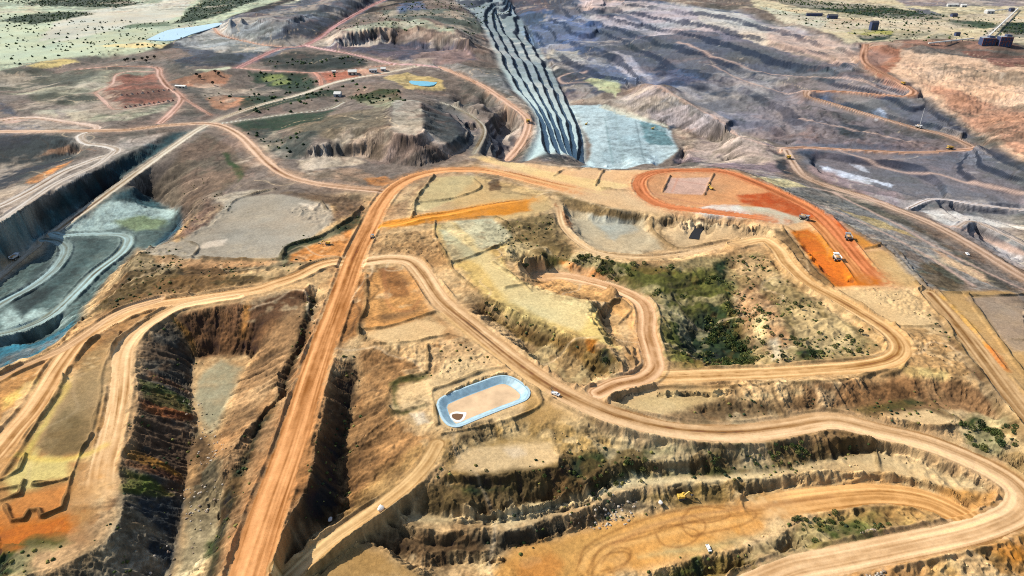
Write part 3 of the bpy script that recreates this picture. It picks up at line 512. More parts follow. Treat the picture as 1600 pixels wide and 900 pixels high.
 ((206,176,128), 6, "955,615 1030,606 1130,607 1130,620 1010,652 965,645", .2), ((128,104,74), 5, "1020,650 1130,620 1200,628 1300,618 1480,630 1500,660 1440,650 1340,640 1200,650 1080,665", .4), ((170,140,100), 5, "1050,660 1200,645 1300,640 1330,650 1200,665 1100,670", .3), ((200,176,134), 4, "1150,618 1280,610 1275,614 1200,620", .1),
 ((166,128,92), 6, "1250,604 1400,590 1500,592 1560,625 1560,660 1480,640 1400,632 1260,638", .5), ((90,94,54), 4, "1330,640 1420,622 1450,630 1350,650", .6), (SAND, 4, "1388,650 1412,642 1450,642 1500,660 1490,668 1440,668 1420,660 1400,664", .15), ((206,178,134), 4, "1340,655 1378,650 1370,668", .1), ((206,178,136), 4, "1470,640 1500,640 1540,655 1525,670 1505,655", .2),
 (GRN, 6, "1505,660 1530,650 1570,655 1590,680 1560,715 1530,715 1510,690", .6), ((196,164,116), 6, "1540,660 1600,680 1620,740 1560,740 1575,700", .3), ((190,154,110), 6, "1400,505 1440,500 1500,540 1520,590 1440,590 1400,575 1425,555 1400,525", .4), ((204,180,126),4,"1390,570 1480,580 1480,590 1420,590",.2),
 (SAND, 5, "1290,452 1360,446 1430,450 1462,495 1465,508 1380,510 1340,485", .3), ((196,160,112), 6, "1440,458 1700,450 1750,720 1600,680 1560,620 1500,550 1470,490", .15), ((172,150,128), 5, "1515,464 1600,462 1700,470 1700,560 1580,548 1550,510", .2), ((230,176,84), 5, "1455,460 1475,465 1530,520 1550,545 1530,545 1500,520 1470,485", .4), ((214,116,48), 5, "1540,535 1565,555 1575,580 1555,570 1540,550", .3), ((110,84,62), 5, "1470,500 1490,520 1545,590 1570,625 1560,640 1530,605 1495,550", .5),
 # central quarry
 ((166,148,108), 6, "905,398 960,410 1040,412 1110,400 1185,394 1205,402 1230,432 1265,462 1340,512 1376,545 1366,556 1300,566 1200,573 1100,579 1050,577 1036,560 1026,520 1026,490 1008,466 950,444", .2),
 ((112,112,60), 8, "900,400 960,412 1060,420 1120,420 1145,450 1150,500 1180,560 1100,578 1050,565 1026,500 1010,465 960,440", .45), ((60,76,40), 8, "1060,500 1110,470 1140,490 1160,540 1180,560 1120,575 1080,560 1060,530", .45), ((50,66,36),5,"1115,410 1135,405 1135,440 1120,450",.5), ((184,150,114), 6, "1145,460 1180,440 1210,480 1240,540 1200,560 1165,530 1150,490", .6), ((196,168,128), 5, "1150,395 1205,402 1215,430 1180,440 1145,425", .5),
 ((222,212,186),5,"1198,535 1215,530 1220,560 1205,565",.4), ((216,196,150), 5, "1170,505 1190,490 1200,540 1185,545", .6), (GRN, 4, "1240,550 1280,545 1275,565 1245,566", .5),
 ((150,128,88), 6, "780,350 860,335 880,350 900,395 950,445 900,430 850,405 810,415 790,395 770,385", .5), ((104,98,52), 6, "850,395 930,405 1000,440 960,445 890,425 850,410", .5), ((204,180,134), 5, "775,385 800,375 830,380 838,400 815,415 790,405", .4), (OR, 4, "880,408 920,420 960,440 920,435 885,420", .5),
 ((226,176,120), 5, "830,430 870,424 930,436 970,452 1005,480 1008,560 985,560 985,500 940,472 880,465 840,450", .3),
 ((214,186,126), 6, "680,350 720,345 790,360 800,378 780,392 790,420 850,458 930,478 955,530 900,535 800,500 740,445 700,405 680,375", .15), ((222,202,152), 5, "700,345 730,365 760,390 800,430 870,460 930,480 950,530 900,515 860,500 800,470 760,430 720,390 695,360", .25), ((198,192,160), 5, "710,345 775,342 800,372 790,380 750,392 730,365", .25), ((190,184,150), 5, "690,360 700,360 745,395 742,402 705,410", .2), ((222,198,134), 5, "930,485 955,530 970,545 930,535 905,520", .4),
 ((150,122,76), 5, "750,470 800,502 860,522 945,545 975,572 960,590 900,590 850,550 800,520 755,492", .4), ((190,120,44), 3, "916,530 935,530 930,552 918,548", .3), ((196,172,128), 5, "815,545 860,540 900,560 935,590 905,602 860,590 825,560", .2), ((90,90,52),4,"935,560 950,540 958,565 945,575",.5),
 ((206,184,136), 5, "645,330 655,300 680,277 740,274 760,300 750,310 700,315 660,330", .2), ((214,180,128), 6, "745,275 850,300 870,325 830,345 780,345 760,325 700,322", .3), ((118,84,58), 3, "760,285 780,278 785,298 762,300", .5), ((178,140,104), 6, "600,330 640,310 680,280 660,290 640,310 640,335 610,345", .5), ((196,160,116), 6, "582,370 680,360 690,380 700,410 660,420 640,400 585,395", .4), ((226,150,70), 5, "600,345 700,330 760,320 830,312 830,330 700,345 610,356", .4),
 # red plateau
 ((230,190,144), 6, "738,243 800,254 900,263 1150,266 1182,281 1250,313 1330,360 1390,396 1455,455 1380,450 1300,450 1230,360 1100,346 960,326 900,312 850,292 780,266", .15), ((238,206,150), 4, "735,245 760,243 830,262 900,275 1000,290 940,300 860,280 800,265", .3),
 ((222,164,118), 6, "1000,268 1150,268 1240,312 1310,352 1330,395 1290,360 1240,340 1120,328 1020,312 995,290", .3), ((204,98,56), 6, "1150,305 1200,300 1260,320 1310,345 1330,370 1300,365 1250,340 1180,325 1150,316", .4), ((196,108,70), 6, "1290,345 1320,360 1350,400 1375,435 1350,440 1320,400 1300,370", .3), ((216,178,158), 4, "1045,276 1110,276 1102,302 1037,300", .2),
 ((234,228,214), 4, "1070,330 1110,320 1150,320 1180,335 1160,343 1100,340", .5), ((206,200,176), 5, "1150,322 1200,325 1270,345 1230,352 1180,345", .4), ((216,124,44), 4, "1233,358 1262,358 1285,375 1300,400 1330,420 1385,440 1375,446 1300,448 1270,410", .3), ((224,150,66), 3, "1270,362 1300,380 1310,398 1295,400 1280,378", .5), ((222,156,84), 4, "1325,360 1350,358 1390,388 1350,392 1330,375", .3), ((216,176,124),5,"1350,394 1395,392 1450,452 1385,445 1365,420",.2),
 ((130,108,80), 5, "1200,356 1230,362 1270,412 1305,447 1290,450 1250,425", .5), ((206,178,140), 5, "1165,360 1205,362 1230,400 1250,430 1230,410 1205,385 1150,378", .3), ((70,56,46), 1.5, "1084,346 1102,344 1095,374 1074,375", .1), ((150,130,106),4,"1140,368 1160,364 1190,370 1185,376 1150,375",.4),  # dark slot patch paints the hollow's darkness around the black slab
 ((206,186,152), 6, "888,328 960,326 1010,340 1015,362 1040,390 990,400 920,390 890,365", .2), ((186,180,160), 6, "920,330 985,335 1000,360 960,375 930,350", .4), ((160,132,92), 4, "860,300 925,318 960,328 1010,338 1000,345 940,340 885,322", .5), ((178,108,66), 3, "872,318 880,325 895,345 898,360 885,350 876,335", .3), ((224,190,146), 5, "1035,350 1085,348 1190,360 1180,372 1100,380 1060,385 1040,370", .15), ((224,188,144), 5, "900,392 1000,400 1100,385 1195,377 1190,392 1100,396 1040,404 960,404", .2),
 # great pit
 ((92,98,112), 16, "706,0 742,28 790,95 838,172 850,252 915,256 890,160 1000,130 1130,130 1260,200 1340,100 1150,18 1000,0 900,-15 800,-15", .3), (BLU, 14, "800,20 860,15 940,40 930,80 880,90 820,60", .4),  # BLU patch paints in the blue shadows at the pit head
 ((206,176,160), 12, "905,-5 1010,3 1150,20 1250,45 1330,75 1330,90 1200,60 1080,45 1060,55 1000,30 960,20 910,18", .35), ((230,204,170), 8, "1080,10 1150,20 1230,50 1200,72 1150,56 1100,40", .5), ((206,180,166), 12, "920,20 1000,35 1080,55 1060,65 980,45 920,30", .6),
 ((212,176,148), 12, "1200,40 1290,55 1330,72 1350,95 1260,100 1200,72", .4), ((120,110,118), 14, "1120,45 1200,75 1330,100 1300,140 1200,120 1130,100", .4), (DSL, 12, "1075,48 1120,50 1130,75 1200,80 1195,100 1130,95 1090,90", .5), ((98,110,130), 20, "905,60 1000,62 1080,60 1200,84 1300,112 1300,170 1250,215 1150,200 1110,168 1000,130 930,125", .45), ((92,102,116), 16, "1240,165 1320,160 1430,200 1520,235 1600,290 1600,330 1450,300 1300,262 1240,240", .5), (DSL,16,"925,45 1000,60 1075,48 1190,80 1330,100 1300,140 1220,190 1130,130 1060,108 950,100", .55), (DSL,12,"960,40 1010,70 1050,100 1040,125 990,95 940,60",.5), (DSL,12,"1080,60 1060,90 1120,110 1160,140 1090,120",.5),
 ((190,176,170), 10, "960,80 1000,100 1020,130 980,120 960,100", .6), ((190,180,160), 8, "850,75 900,80 915,95 880,95 855,90", .6), ((196,196,150), 6, "910,125 950,118 968,130 962,150 930,140", .5),
 ((186,206,208), 6, "880,160 930,163 1050,205 1062,235 1030,258 905,260 926,230 905,190", .15), ((164,186,190), 8, "950,175 1000,185 1020,250 940,256 950,220", .4), ((200,200,180),6,"940,163 1010,182 1060,205 1010,190 930,168",.3), ((110,150,156), 6, "1000,190 1040,200 1055,225 1010,225", .5), ((60,80,100), 5, "1040,195 1055,190 1060,202 1045,205", .3), ((40,54,72), 4, "1058,240 1080,232 1098,240 1075,250 1055,256", .3),
 ((160,150,148), 10, "960,160 1000,132 1060,150 1110,172 1150,207 1120,212 1060,200 1000,180", .1), ((190,160,140), 3, "1020,138 1060,150 1110,172 1150,205 1146,210 1105,177 1055,154", .3), ((140,132,134),10,"1020,138 1150,150 1230,200 1160,200 1110,172",.4),
 ((150,134,138), 12, "1060,250 1100,215 1230,232 1240,262 1180,275 1150,264", .4), ((70,76,84), 5, "1205,235 1225,238 1240,272 1225,272", .2),
 ((134,124,124), 14, "1150,120 1330,110 1420,145 1260,140 1290,160 1430,200 1530,230 1230,228 1150,200", .3), ((98,104,110), 12, "1200,90 1330,110 1350,120 1300,130 1200,110", .5), ((98,98,106), 12, "1370,150 1450,165 1520,215 1420,190 1380,165", .5), ((90,96,104), 10, "1310,190 1360,200 1350,220 1310,210", .5),
 ((214,180,150), 14, "1352,70 1400,82 1600,98 1780,110 1900,330 1600,250 1520,200 1440,150 1400,120 1360,95", .3), ((190,146,120), 14, "1440,130 1520,150 1600,170 1700,240 1600,240 1520,200", .5), ((214,180,150), 8, "1400,75 1430,80 1420,95 1405,90", .4), ((226,200,176), 6, "1550,110 1570,115 1562,124", .4), ((150,108,92), 10, "1500,80 1600,85 1700,110 1560,105", .4), ((176,122,96),8,"1350,72 1410,78 1400,95 1380,118 1420,140 1400,140 1350,110",.4),
 ((196,196,196), 5, "1360,176 1375,168 1385,185 1370,188", .6),
 ((104,106,112), 14, "1235,255 1300,235 1520,240 1700,300 1760,380 1600,350 1480,330 1400,300 1280,275", .4), ((120,112,114), 12, "1330,240 1480,250 1600,290 1600,320 1450,290 1380,260", .5), (WHT, 6, "1310,282 1330,275 1355,282 1365,292 1340,296 1315,290", .5), ((225,228,232), 5, "1285,262 1320,268 1400,290 1395,295 1340,280 1290,272", .7), ((210,214,218), 4, "1330,255 1350,258 1362,270 1345,266", .6),
 ((230,222,204), 6, "1445,330 1480,330 1530,338 1600,352 1600,358 1520,345 1490,352 1460,345", .5), ((70,86,82), 5, "1432,320 1475,318 1472,328 1440,330", .3), ((86,98,96), 8, "1480,322 1600,332 1600,350 1540,340", .4), ((84,100,98), 6, "1530,350 1600,380 1600,395 1550,372", .3), ((24,32,44), 3, "1555,392 1588,383 1592,392 1572,402", .2), ((196,180,166), 6, "1500,365 1550,380 1560,400 1600,420 1600,400 1570,385 1540,368", .4),
 ((164,136,130), 8, "1262,260 1300,270 1400,300 1415,315 1400,328 1350,308 1290,285", .4),
 ((156,150,142), 8, "1180,277 1210,275 1262,290 1350,322 1440,360 1530,420 1600,470 1600,455 1455,455 1390,396 1330,360 1250,313", .3), ((112,110,92), 8, "1440,410 1470,412 1510,440 1500,456 1465,450 1430,425", .5), ((110,104,92), 8, "1280,285 1330,308 1420,345 1500,395 1600,460 1560,450 1450,370 1350,325", .5), ((196,170,120),5,"1300,322 1370,342 1440,375 1360,350",.6), ((206,170,140), 5, "1460,390 1540,430 1550,445 1480,410", .5), ((226,206,156),6,"1180,278 1230,280 1260,292 1220,292",.3),
 # north-east plain
 ((214,198,160), 14, "1150,-60 1180,12 1250,38 1330,68 1400,66 1440,66 1530,62 1600,70 1900,95 1900,-100 1150,-100", .3), (DGRN, 12, "1220,-8 1290,4 1360,8 1420,16 1480,26 1460,32 1380,28 1320,20 1250,12 1200,0", .45), ((216,206,110), 5, "1320,50 1350,44 1400,50 1390,55 1340,54", .4), (DGRN, 5, "1335,56 1400,54 1385,62 1350,64", .5), ((92,112,84), 10, "1480,30 1540,34 1570,40 1540,46 1490,40", .5), (DGRN, 8, "1570,36 1600,34 1700,40 1700,66 1580,58 1560,48", .35), ((150,140,140), 12, "1350,-20 1700,-20 1700,10 1420,10", .4), ((120,120,122), 5, "1415,12 1450,15 1478,24 1440,22", .2), ((166,126,106), 8, "1400,62 1480,60 1600,72 1600,80 1500,78 1400,76", .5), ((176,150,130), 8,"1340,66 1420,64 1400,74 1350,74",.4),
 ((206,206,180),10,"1190,10 1300,30 1280,45 1220,35",.6),
]
def PMASK(s, soft=10):
    xy = np.array([raycast(a, b, Z) for a, b in P(s)]); return poly_field(xy, soft)[0]
WX = X+fbm(X, Y, 70, 6, 0.7, seed=31)*(3+3*PXM+9*np.clip(PXM-0.55,0,9)); WY = Y+fbm(X, Y, 70, 6, 0.7, seed=37)*(3+4*PXM+18*np.clip(PXM-0.55,0,9))
KALB = 0.60
COL = np.zeros((NJ, NI, 3))
brk = fbm(X, Y, 9, 3, 0.7, seed=51)*0.6+fbm(X, Y, 45, 3, 0.6, seed=52)*0.7
PW = {}
for k, (c, soft, s, br) in enumerate(PAINT):
    pts = P(s); xy = np.array([raycast(a, b, Z if k > 2 else Zbase) for a, b in pts]) if k > 2 else np.array([at_z(a, max(b, -110), 0) for a, b in pts])
    W, b = poly_field(xy, soft*0.9, WX, WY); w = W[b]
    if br > 0: w = np.clip(w*(1+br*0.4)+br*1.9*brk[b]*(w > 0)*(1-0.3*w)-br*0.30, 0, 1)
    COL[b] = COL[b]*(1-w[..., None])+srgb(c)*w[..., None]
# colour variation: mottling, gully floors and steep faces darker, benches
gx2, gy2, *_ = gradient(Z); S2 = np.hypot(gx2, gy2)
v = 1+0.20*fbm(X, Y, 140, 4, 0.6, seed=61)+(0.85-0.6*PADM)*fbm(X, Y, 14, 5, 1.0, seed=62)
mid = np.clip((PXM-0.62)/0.2, 0, 1)
TEALZ = np.zeros((NJ, NI))
for s in ('-80,620 -80,380 0,345 60,312 150,268 280,206 280,356 215,390 130,480 128,500 60,540 0,560', '880,158 930,160 1050,203 1066,235 1064,262 900,262 905,190'):
    xy = np.array([raycast(a, b, Z) for a, b in P(s)]); W, b = poly_field(xy, 8); TEALZ[b] = np.maximum(TEALZ[b], W[b])
CPAD = (1-0.75*PADM)*(1-0.9*TEALZ)
n1 = fbm(X, Y, 130, 6, 0.72, seed=64); n2 = fbm(X, Y, 210, 6, 0.7, seed=65); n3 = fbm(X, Y, 60, 5, 0.75, seed=66)
def mixc(w, c, k):
    global COL
    w = (np.clip(w, 0, 1)*k*CPAD)[..., None]; COL = COL*(1-w)+srgb(c)*w
mixc(np.clip((n1-0.10)/0.10, 0, 1)*mid, (70, 84, 76), 0.42); mixc(np.clip((n2-0.12)/0.12, 0, 1)*mid, (206, 188, 166), 0.50); mixc(np.clip((-n1-0.16)/0.12, 0, 1)*mid, (176, 132, 112), 0.22)
mixc(np.clip((n3-0.12)/0.1, 0, 1)*(1-mid), (228, 204, 162), 0.35); mixc(np.clip((-n3-0.13)/0.1, 0, 1)*(1-mid), (150, 108, 70), 0.35)
for sd_, lam_, c_, k_ in ((81, 150, (74, 58, 44), 0.45), (82, 210, (222, 196, 160), 0.5), (83, 90, (84, 66, 48), 0.35)):
    q_ = fbm(X, Y, lam_, 4, 0.5, seed=sd_); ga, gb, *_g = gradient(q_); mixc(np.exp(-(q_/(np.hypot(ga, gb)*np.maximum(1.2, 0.8*PXM)+1e-6))**2)*(vnoise(X/60+sd_, Y/60) > 0.45), c_, k_)
COL *= v[..., None]
tint = (fbm(X, Y, 70, 3, 0.6, seed=63)*(1-TEALZ))[..., None]
COL *= 1+np.array([0.10, 0.0, -0.10])*tint
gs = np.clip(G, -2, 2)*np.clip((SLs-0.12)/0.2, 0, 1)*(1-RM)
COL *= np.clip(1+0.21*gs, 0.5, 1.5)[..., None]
faraway = np.clip((PXM-0.85)/0.15, 0, 1); sw = ((X > -60) & (X < 160) & (Y > 700) & (Y < 1800)).astype(float)
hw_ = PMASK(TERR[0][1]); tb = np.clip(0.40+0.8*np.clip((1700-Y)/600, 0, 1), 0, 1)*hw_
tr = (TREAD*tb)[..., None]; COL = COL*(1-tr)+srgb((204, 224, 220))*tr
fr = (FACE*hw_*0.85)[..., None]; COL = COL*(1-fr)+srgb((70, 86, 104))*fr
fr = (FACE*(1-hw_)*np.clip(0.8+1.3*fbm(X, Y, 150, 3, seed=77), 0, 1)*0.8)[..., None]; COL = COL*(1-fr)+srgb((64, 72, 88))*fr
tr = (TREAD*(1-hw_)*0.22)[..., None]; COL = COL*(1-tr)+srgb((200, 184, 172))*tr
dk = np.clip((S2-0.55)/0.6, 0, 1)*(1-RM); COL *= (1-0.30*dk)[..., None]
# berms carry weeds and darker clods
wd = (BM*np.clip(0.55+0.5*vnoise(X/14+9, Y/14), 0, 1))[..., None]; COL = COL*(1-0.55*wd)+srgb((112, 92, 58))*0.55*wd
for k, (nm, hw, z, s, c) in enumerate(ROADS):
    q_ = (ROADF[k][0]-hw)/np.maximum(5.0, 2.5*PXM); g_ = np.exp(-np.clip(q_, 0, 9))*(ROADF[k][0] < hw+13)*np.clip(0.15+1.3*vnoise(X/9+k, Y/9)*vnoise(X/3, Y/3+k)*1.6, 0, 1)*0.75
    COL = COL*(1-g_[..., None])+srgb(c)*g_[..., None]
# roads: graded surface with wheel tracks running along
for k, (nm, hw, z, s, c) in enumerate(ROADS):
    m = RID == k
    if not m.any(): continue
    s_, t_, n_ = RS[m], RT[m], RN[m]
    pm = PXM[m]; l1 = np.maximum(1.1, 1.9*pm)
    st = (vnoise(s_/l1+k*7, t_/90)-0.5)*0.34+(vnoise(s_/(l1*1.9)+k*3, t_/200+5)-0.5)*0.40+(vnoise(s_/1.5, t_/9)-0.5)*0.08
    lane = np.exp(-((n_-0.5)/0.17)**2)*0.22-np.exp(-(n_/0.22)**2)*0.16; rut = -0.30*np.exp(-((vnoise(s_/np.maximum(1.7, 2.6*pm)+k*11, t_/130+3)-0.5)/0.07)**2)*np.clip(vnoise(s_/3+4, t_/40)*1.6-0.3, 0, 1); patchy = 0.22*(vnoise(s_/6, t_/22+8)-0.5)+0.2*(vnoise(s_/2.2, t_/5)-0.5); st = st*1.7+lane+rut+patchy; base = srgb(c)[None, :]*np.clip(1.04+st[:, None]*np.array([0.9, 1.15, 1.45]), 0.3, 1.7)
    e = np.clip((n_-0.80)/0.25, 0, 1)[:, None]*0.5
    L_ = t_.max(); ef = {'south spur': (0, 1), 'oval': (1, 0), 'main': (0, 1), 'orange track': (0, 1), 'plateau ramp': (0, 1), 'plateau loop': (1, 1), 'quarry spur': (1, 0), 'rim track': (1, 1), 'quarry': (1, 0)}.get(nm, (0, 0))
    q_ = np.ones_like(t_)
    if ef[0]: q_ = q_*np.clip(t_/28, 0, 1)
    if ef[1]: q_ = q_*np.clip((L_-t_)/28, 0, 1)
    e = 1-(1-e)*q_[:, None]; COL[m] = base*(1-e)+COL[m]*e
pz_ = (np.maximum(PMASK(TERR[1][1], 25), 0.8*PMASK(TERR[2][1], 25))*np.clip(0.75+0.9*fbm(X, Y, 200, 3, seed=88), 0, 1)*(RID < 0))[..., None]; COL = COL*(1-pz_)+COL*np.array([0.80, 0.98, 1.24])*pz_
TRK = [
 ((150,104,64), 0.8, "900,893 912,868 945,845 1000,826 1080,806 1150,796"), ((158,108,66), 0.8, "918,895 935,862 985,838 1060,820 1150,806 1190,802"), ((236,190,130), 2, "910,888 922,864 965,840 1040,815 1140,798"), ((236,190,130), 2, "935,890 950,862 1000,845 1080,826 1170,812"), ((150,100,60), 0.8, "1070,800 1090,792 1130,795 1140,806 1110,816 1075,815 1068,806"), ((150,100,60), 0.8, "930,885 945,868 975,862 985,872 965,886 940,892"), # single vehicle tracks crossing the pads: colour, half width m, points
 ((236,206,110), 2.5, "30,712 62,718 100,718 140,708 165,695"), ((190,130,90), 2, "600,420 602,450 610,480 640,486 655,470"), ((232,190,130), 2, "690,490 740,530 800,575 850,610"),
 ((150,98,58), 0.8, "1075,800 1065,812 1070,830 1085,838 1100,830 1100,815 1080,805"), ((150,98,58), 0.8, "1025,835 1035,850 1060,855 1085,845 1090,830 1050,820 1030,825"), ((154,104,62), 0.9, "905,880 915,855 960,830 1030,805 1120,790 1180,800 1160,820 1080,838"), ((154,104,62), 0.9, "925,900 930,870 950,850 1000,840 1080,815 1200,795"), ((154,104,62), 0.9, "940,880 960,858 985,860 975,885 950,895"), ((190,140,96), 2, "960,850 1020,822 1100,803 1200,790 1300,776"),
 ((150,170,168), 2, "960,170 975,255"), ((110,130,134), 2, "993,188 1008,255"), ((120,150,150), 2, "945,185 958,258"), ((190,140,120),2,"1045,280 1110,290"), ((214,150,120), 1.5, "1060,276 1050,300"), ((190,130,104), 2, "1010,300 1060,312 1120,322 1170,318"), ((236,206,150),2,"760,262 850,285 950,305"),
 ((206,176,158), 4, "1060,64 1130,95 1220,112 1300,122 1350,128 1400,146"), ((206,176,158), 3.5, "1110,102 1180,128 1262,142"), ((206,176,158), 3.5, "1020,136 1060,150 1110,172 1150,205 1190,222 1228,234"), ((206,176,158), 3.5, "1310,234 1400,262 1490,275 1600,302"), ((206,176,158), 3, "1262,292 1330,307 1412,322"), ((206,176,158), 3, "915,112 885,117 872,126 885,132 920,130"), ((206,176,158), 3.5, "1250,182 1330,200 1430,222"), ((206,176,158), 3, "1200,60 1270,85 1340,104"), ((206,176,158), 3, "1460,345 1530,365 1600,395"), ((206,176,158), 3, "1300,300 1400,350 1480,395 1600,452"), ((206,176,158), 3, "1240,305 1340,345 1440,395 1520,445"), ((200,170,110),2.5,"1570,30 1600,18 "), ((190,180,170), 8, "1580,10 1575,30 1545,52 1530,62"), ((214,196,160), 6, "1440,60 1470,48 1462,42"), ((176,160,150), 8, "1420,-5 1600,8"),
 ((226,186,140),2,"650,500 690,530 740,565 790,575"), ((110,84,58),1.5,"640,690 600,740"), ((140,110,80),2,"1310,455 1380,500"),
]
for c, w, s in TRK:
    p = catmull(P(s), 5); xy = np.array([raycast(a, b, Zbase) for a, b in p]); D, *_r = line_field(xy, np.zeros(len(xy)), w*3+6 if w < 2.9 else 28)
    wf_ = np.maximum(w, 0.6*PXM) if w < 2.9 else np.maximum(w, 0.6*PXM+0.45*PYM); g = np.exp(-(D/wf_)**2)[..., None]*(0.42 if w < 2.9 else 0.8); COL = COL*(1-g)+srgb(c)*g
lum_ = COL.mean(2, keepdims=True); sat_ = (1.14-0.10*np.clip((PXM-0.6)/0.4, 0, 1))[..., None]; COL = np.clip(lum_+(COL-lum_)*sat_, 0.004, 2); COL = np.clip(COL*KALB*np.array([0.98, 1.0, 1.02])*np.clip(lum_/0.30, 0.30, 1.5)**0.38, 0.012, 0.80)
# ------------------------------------------------------------------ materials
def mat_ground(name, rough=0.95, grain=0.34, bump=0.45):
    m = bpy.data.materials.new(name); m.use_nodes = True; n = m.node_tree; bs = n.nodes['Principled BSDF']
    at = n.nodes.new('ShaderNodeAttribute'); at.attribute_name = 'earth'
    tc = n.nodes.new('ShaderNodeTexCoord'); no = n.nodes.new('ShaderNodeTexNoise'); no.inputs['Scale'].default_value = 0.40; no.inputs['Detail'].default_value = 5; no.inputs['Roughness'].default_value = 0.8
    n.links.new(tc.outputs['Object'], no.inputs['Vector'])
    mr = n.nodes.new('ShaderNodeMapRange'); mr.inputs['From Min'].default_value = 0.25; mr.inputs['From Max'].default_value = 0.75; mr.inputs['To Min'].default_value = 1-grain; mr.inputs['To Max'].default_value = 1+grain
    n.links.new(no.outputs['Fac'], mr.inputs['Value'])
    mx = n.nodes.new('ShaderNodeVectorMath'); mx.operation = 'SCALE'; n.links.new(at.outputs['Color'], mx.inputs[0]); n.links.new(mr.outputs['Result'], mx.inputs['Scale'])
    n.links.new(mx.outputs['Vector'], bs.inputs['Base Color']); bs.inputs['Roughness'].default_value = rough; bs.inputs['Specular IOR Level'].default_value = 0.15
    bp = n.nodes.new('ShaderNodeBump'); bp.inputs['Strength'].default_value = bump; bp.inputs['Distance'].default_value = 0.8; n.links.new(no.outputs['Fac'], bp.inputs['Height']); n.links.new(bp.outputs['Normal'], bs.inputs['Normal'])
    return m
def mat(name, c, rough=0.7, metal=0.0, noise=0.12, scale=1.5, spec=0.3):
    m = bpy.data.materials.new(name); m.use_nodes = True; n = m.node_tree; bs = n.nodes['Principled BSDF']
    bs.inputs['Roughness'].default_value = rough; bs.inputs['Metallic'].default_value = metal; bs.inputs['Specular IOR Level'].default_value = spec
    no = n.nodes.new('ShaderNodeTexNoise'); no.inputs['Scale'].default_value = scale; no.inputs['Detail'].default_value = 4
    tc = n.nodes.new('ShaderNodeTexCoord'); n.links.new(tc.outputs['Object'], no.inputs['Vector'])
    cr = n.nodes.new('ShaderNodeValToRGB'); c = np.array(c, float)
    cr.color_ramp.elements[0].position = 0.3; cr.color_ramp.elements[1].position = 0.7
    cr.color_ramp.elements[0].color = (*(c*(1-noise)), 1); cr.color_ramp.elements[1].color = (*np.clip(c*(1+noise), 0, 1), 1)
    n.links.new(no.outputs['Fac'], cr.inputs['Fac']); n.links.new(cr.outputs['Color'], bs.inputs['Base Color']); return m
def np_mesh(name, co, faces, nside, m, attr=None, smooth=False):
    me = bpy.data.meshes.new(name); me.vertices.add(len(co)); me.vertices.foreach_set('co', np.ascontiguousarray(co, np.float32).ravel())
    nf = len(faces); me.loops.add(nf*nside); me.loops.foreach_set('vertex_index', np.ascontiguousarray(faces, np.int32).ravel())
    me.polygons.add(nf); me.polygons.foreach_set('loop_start', np.arange(0, nf*nside, nside, dtype=np.int32)); me.polygons.foreach_set('loop_total', np.full(nf, nside, np.int32))
    if smooth: me.polygons.foreach_set('use_smooth', np.ones(nf, bool))
    if attr is not None:
        a = me.color_attributes.new('earth', 'FLOAT_COLOR', 'POINT'); a.data.foreach_set('color', np.concatenate([attr, np.ones((len(attr), 1))], 1).astype(np.float32).ravel())
    me.update(calc_edges=True); me.materials.append(m)
    return me
def link(name, me, parent=None):
    o = bpy.data.objects.new(name, me); col.objects.link(o)
    if parent is not None: o.parent = parent
    return o
def tag(o, label=None, cat=None, group=None, kind=None):
    if label: o['label'] = label
    if cat: o['category'] = cat
    if group: o['group'] = group
    if kind: o['kind'] = kind
    return o
M_EARTH = mat_ground('earth'); M_ROAD = mat_ground('graded_dirt', grain=0.20, bump=0.2)
ids = np.arange(NJ*NI).reshape(NJ, NI)
Q = np.stack([ids[:-1, :-1], ids[:-1, 1:], ids[1:, 1:], ids[1:, :-1]], -1).reshape(-1, 4)
FR = RID[:-1, :-1].copy(); FR = np.where((RID[1:, 1:] == FR), FR, -1).reshape(-1)
CO = np.stack([X, Y, Z], -1).reshape(-1, 3); CC = COL.reshape(-1, 3)
def sub_surface(name, fmask, m, kind='structure', label=None, cat='ground'):
    f = Q[fmask]
    if len(f) < 4: return None
    u, inv = np.unique(f, return_inverse=True); me = np_mesh(name, CO[u], inv.reshape(-1, 4), 4, m, CC[u], smooth=True)
    return tag(link(name, me), label, cat, None, kind)
sub_surface('ground', FR < 0, M_EARTH, label='bare mined earth, spoil slopes, pit benches and scrubby plain of the open-cast mine', cat='ground')
ROADLAB = {'main': 'wide straight orange dirt haul road running up from the bottom edge', 'east main': 'tan haul road sweeping past the lined pond to the hairpin on the right',
 'north': 'pinkish haul road curving from the left edge to the main road junction', 'south link': 'sandy road branching left from the main haul road above the dark valley'}
for k, (nm, hw, z, s, c) in enumerate(ROADS):
    sub_surface('haul_road', FR == k, M_ROAD, label=ROADLAB.get(nm), cat='road')
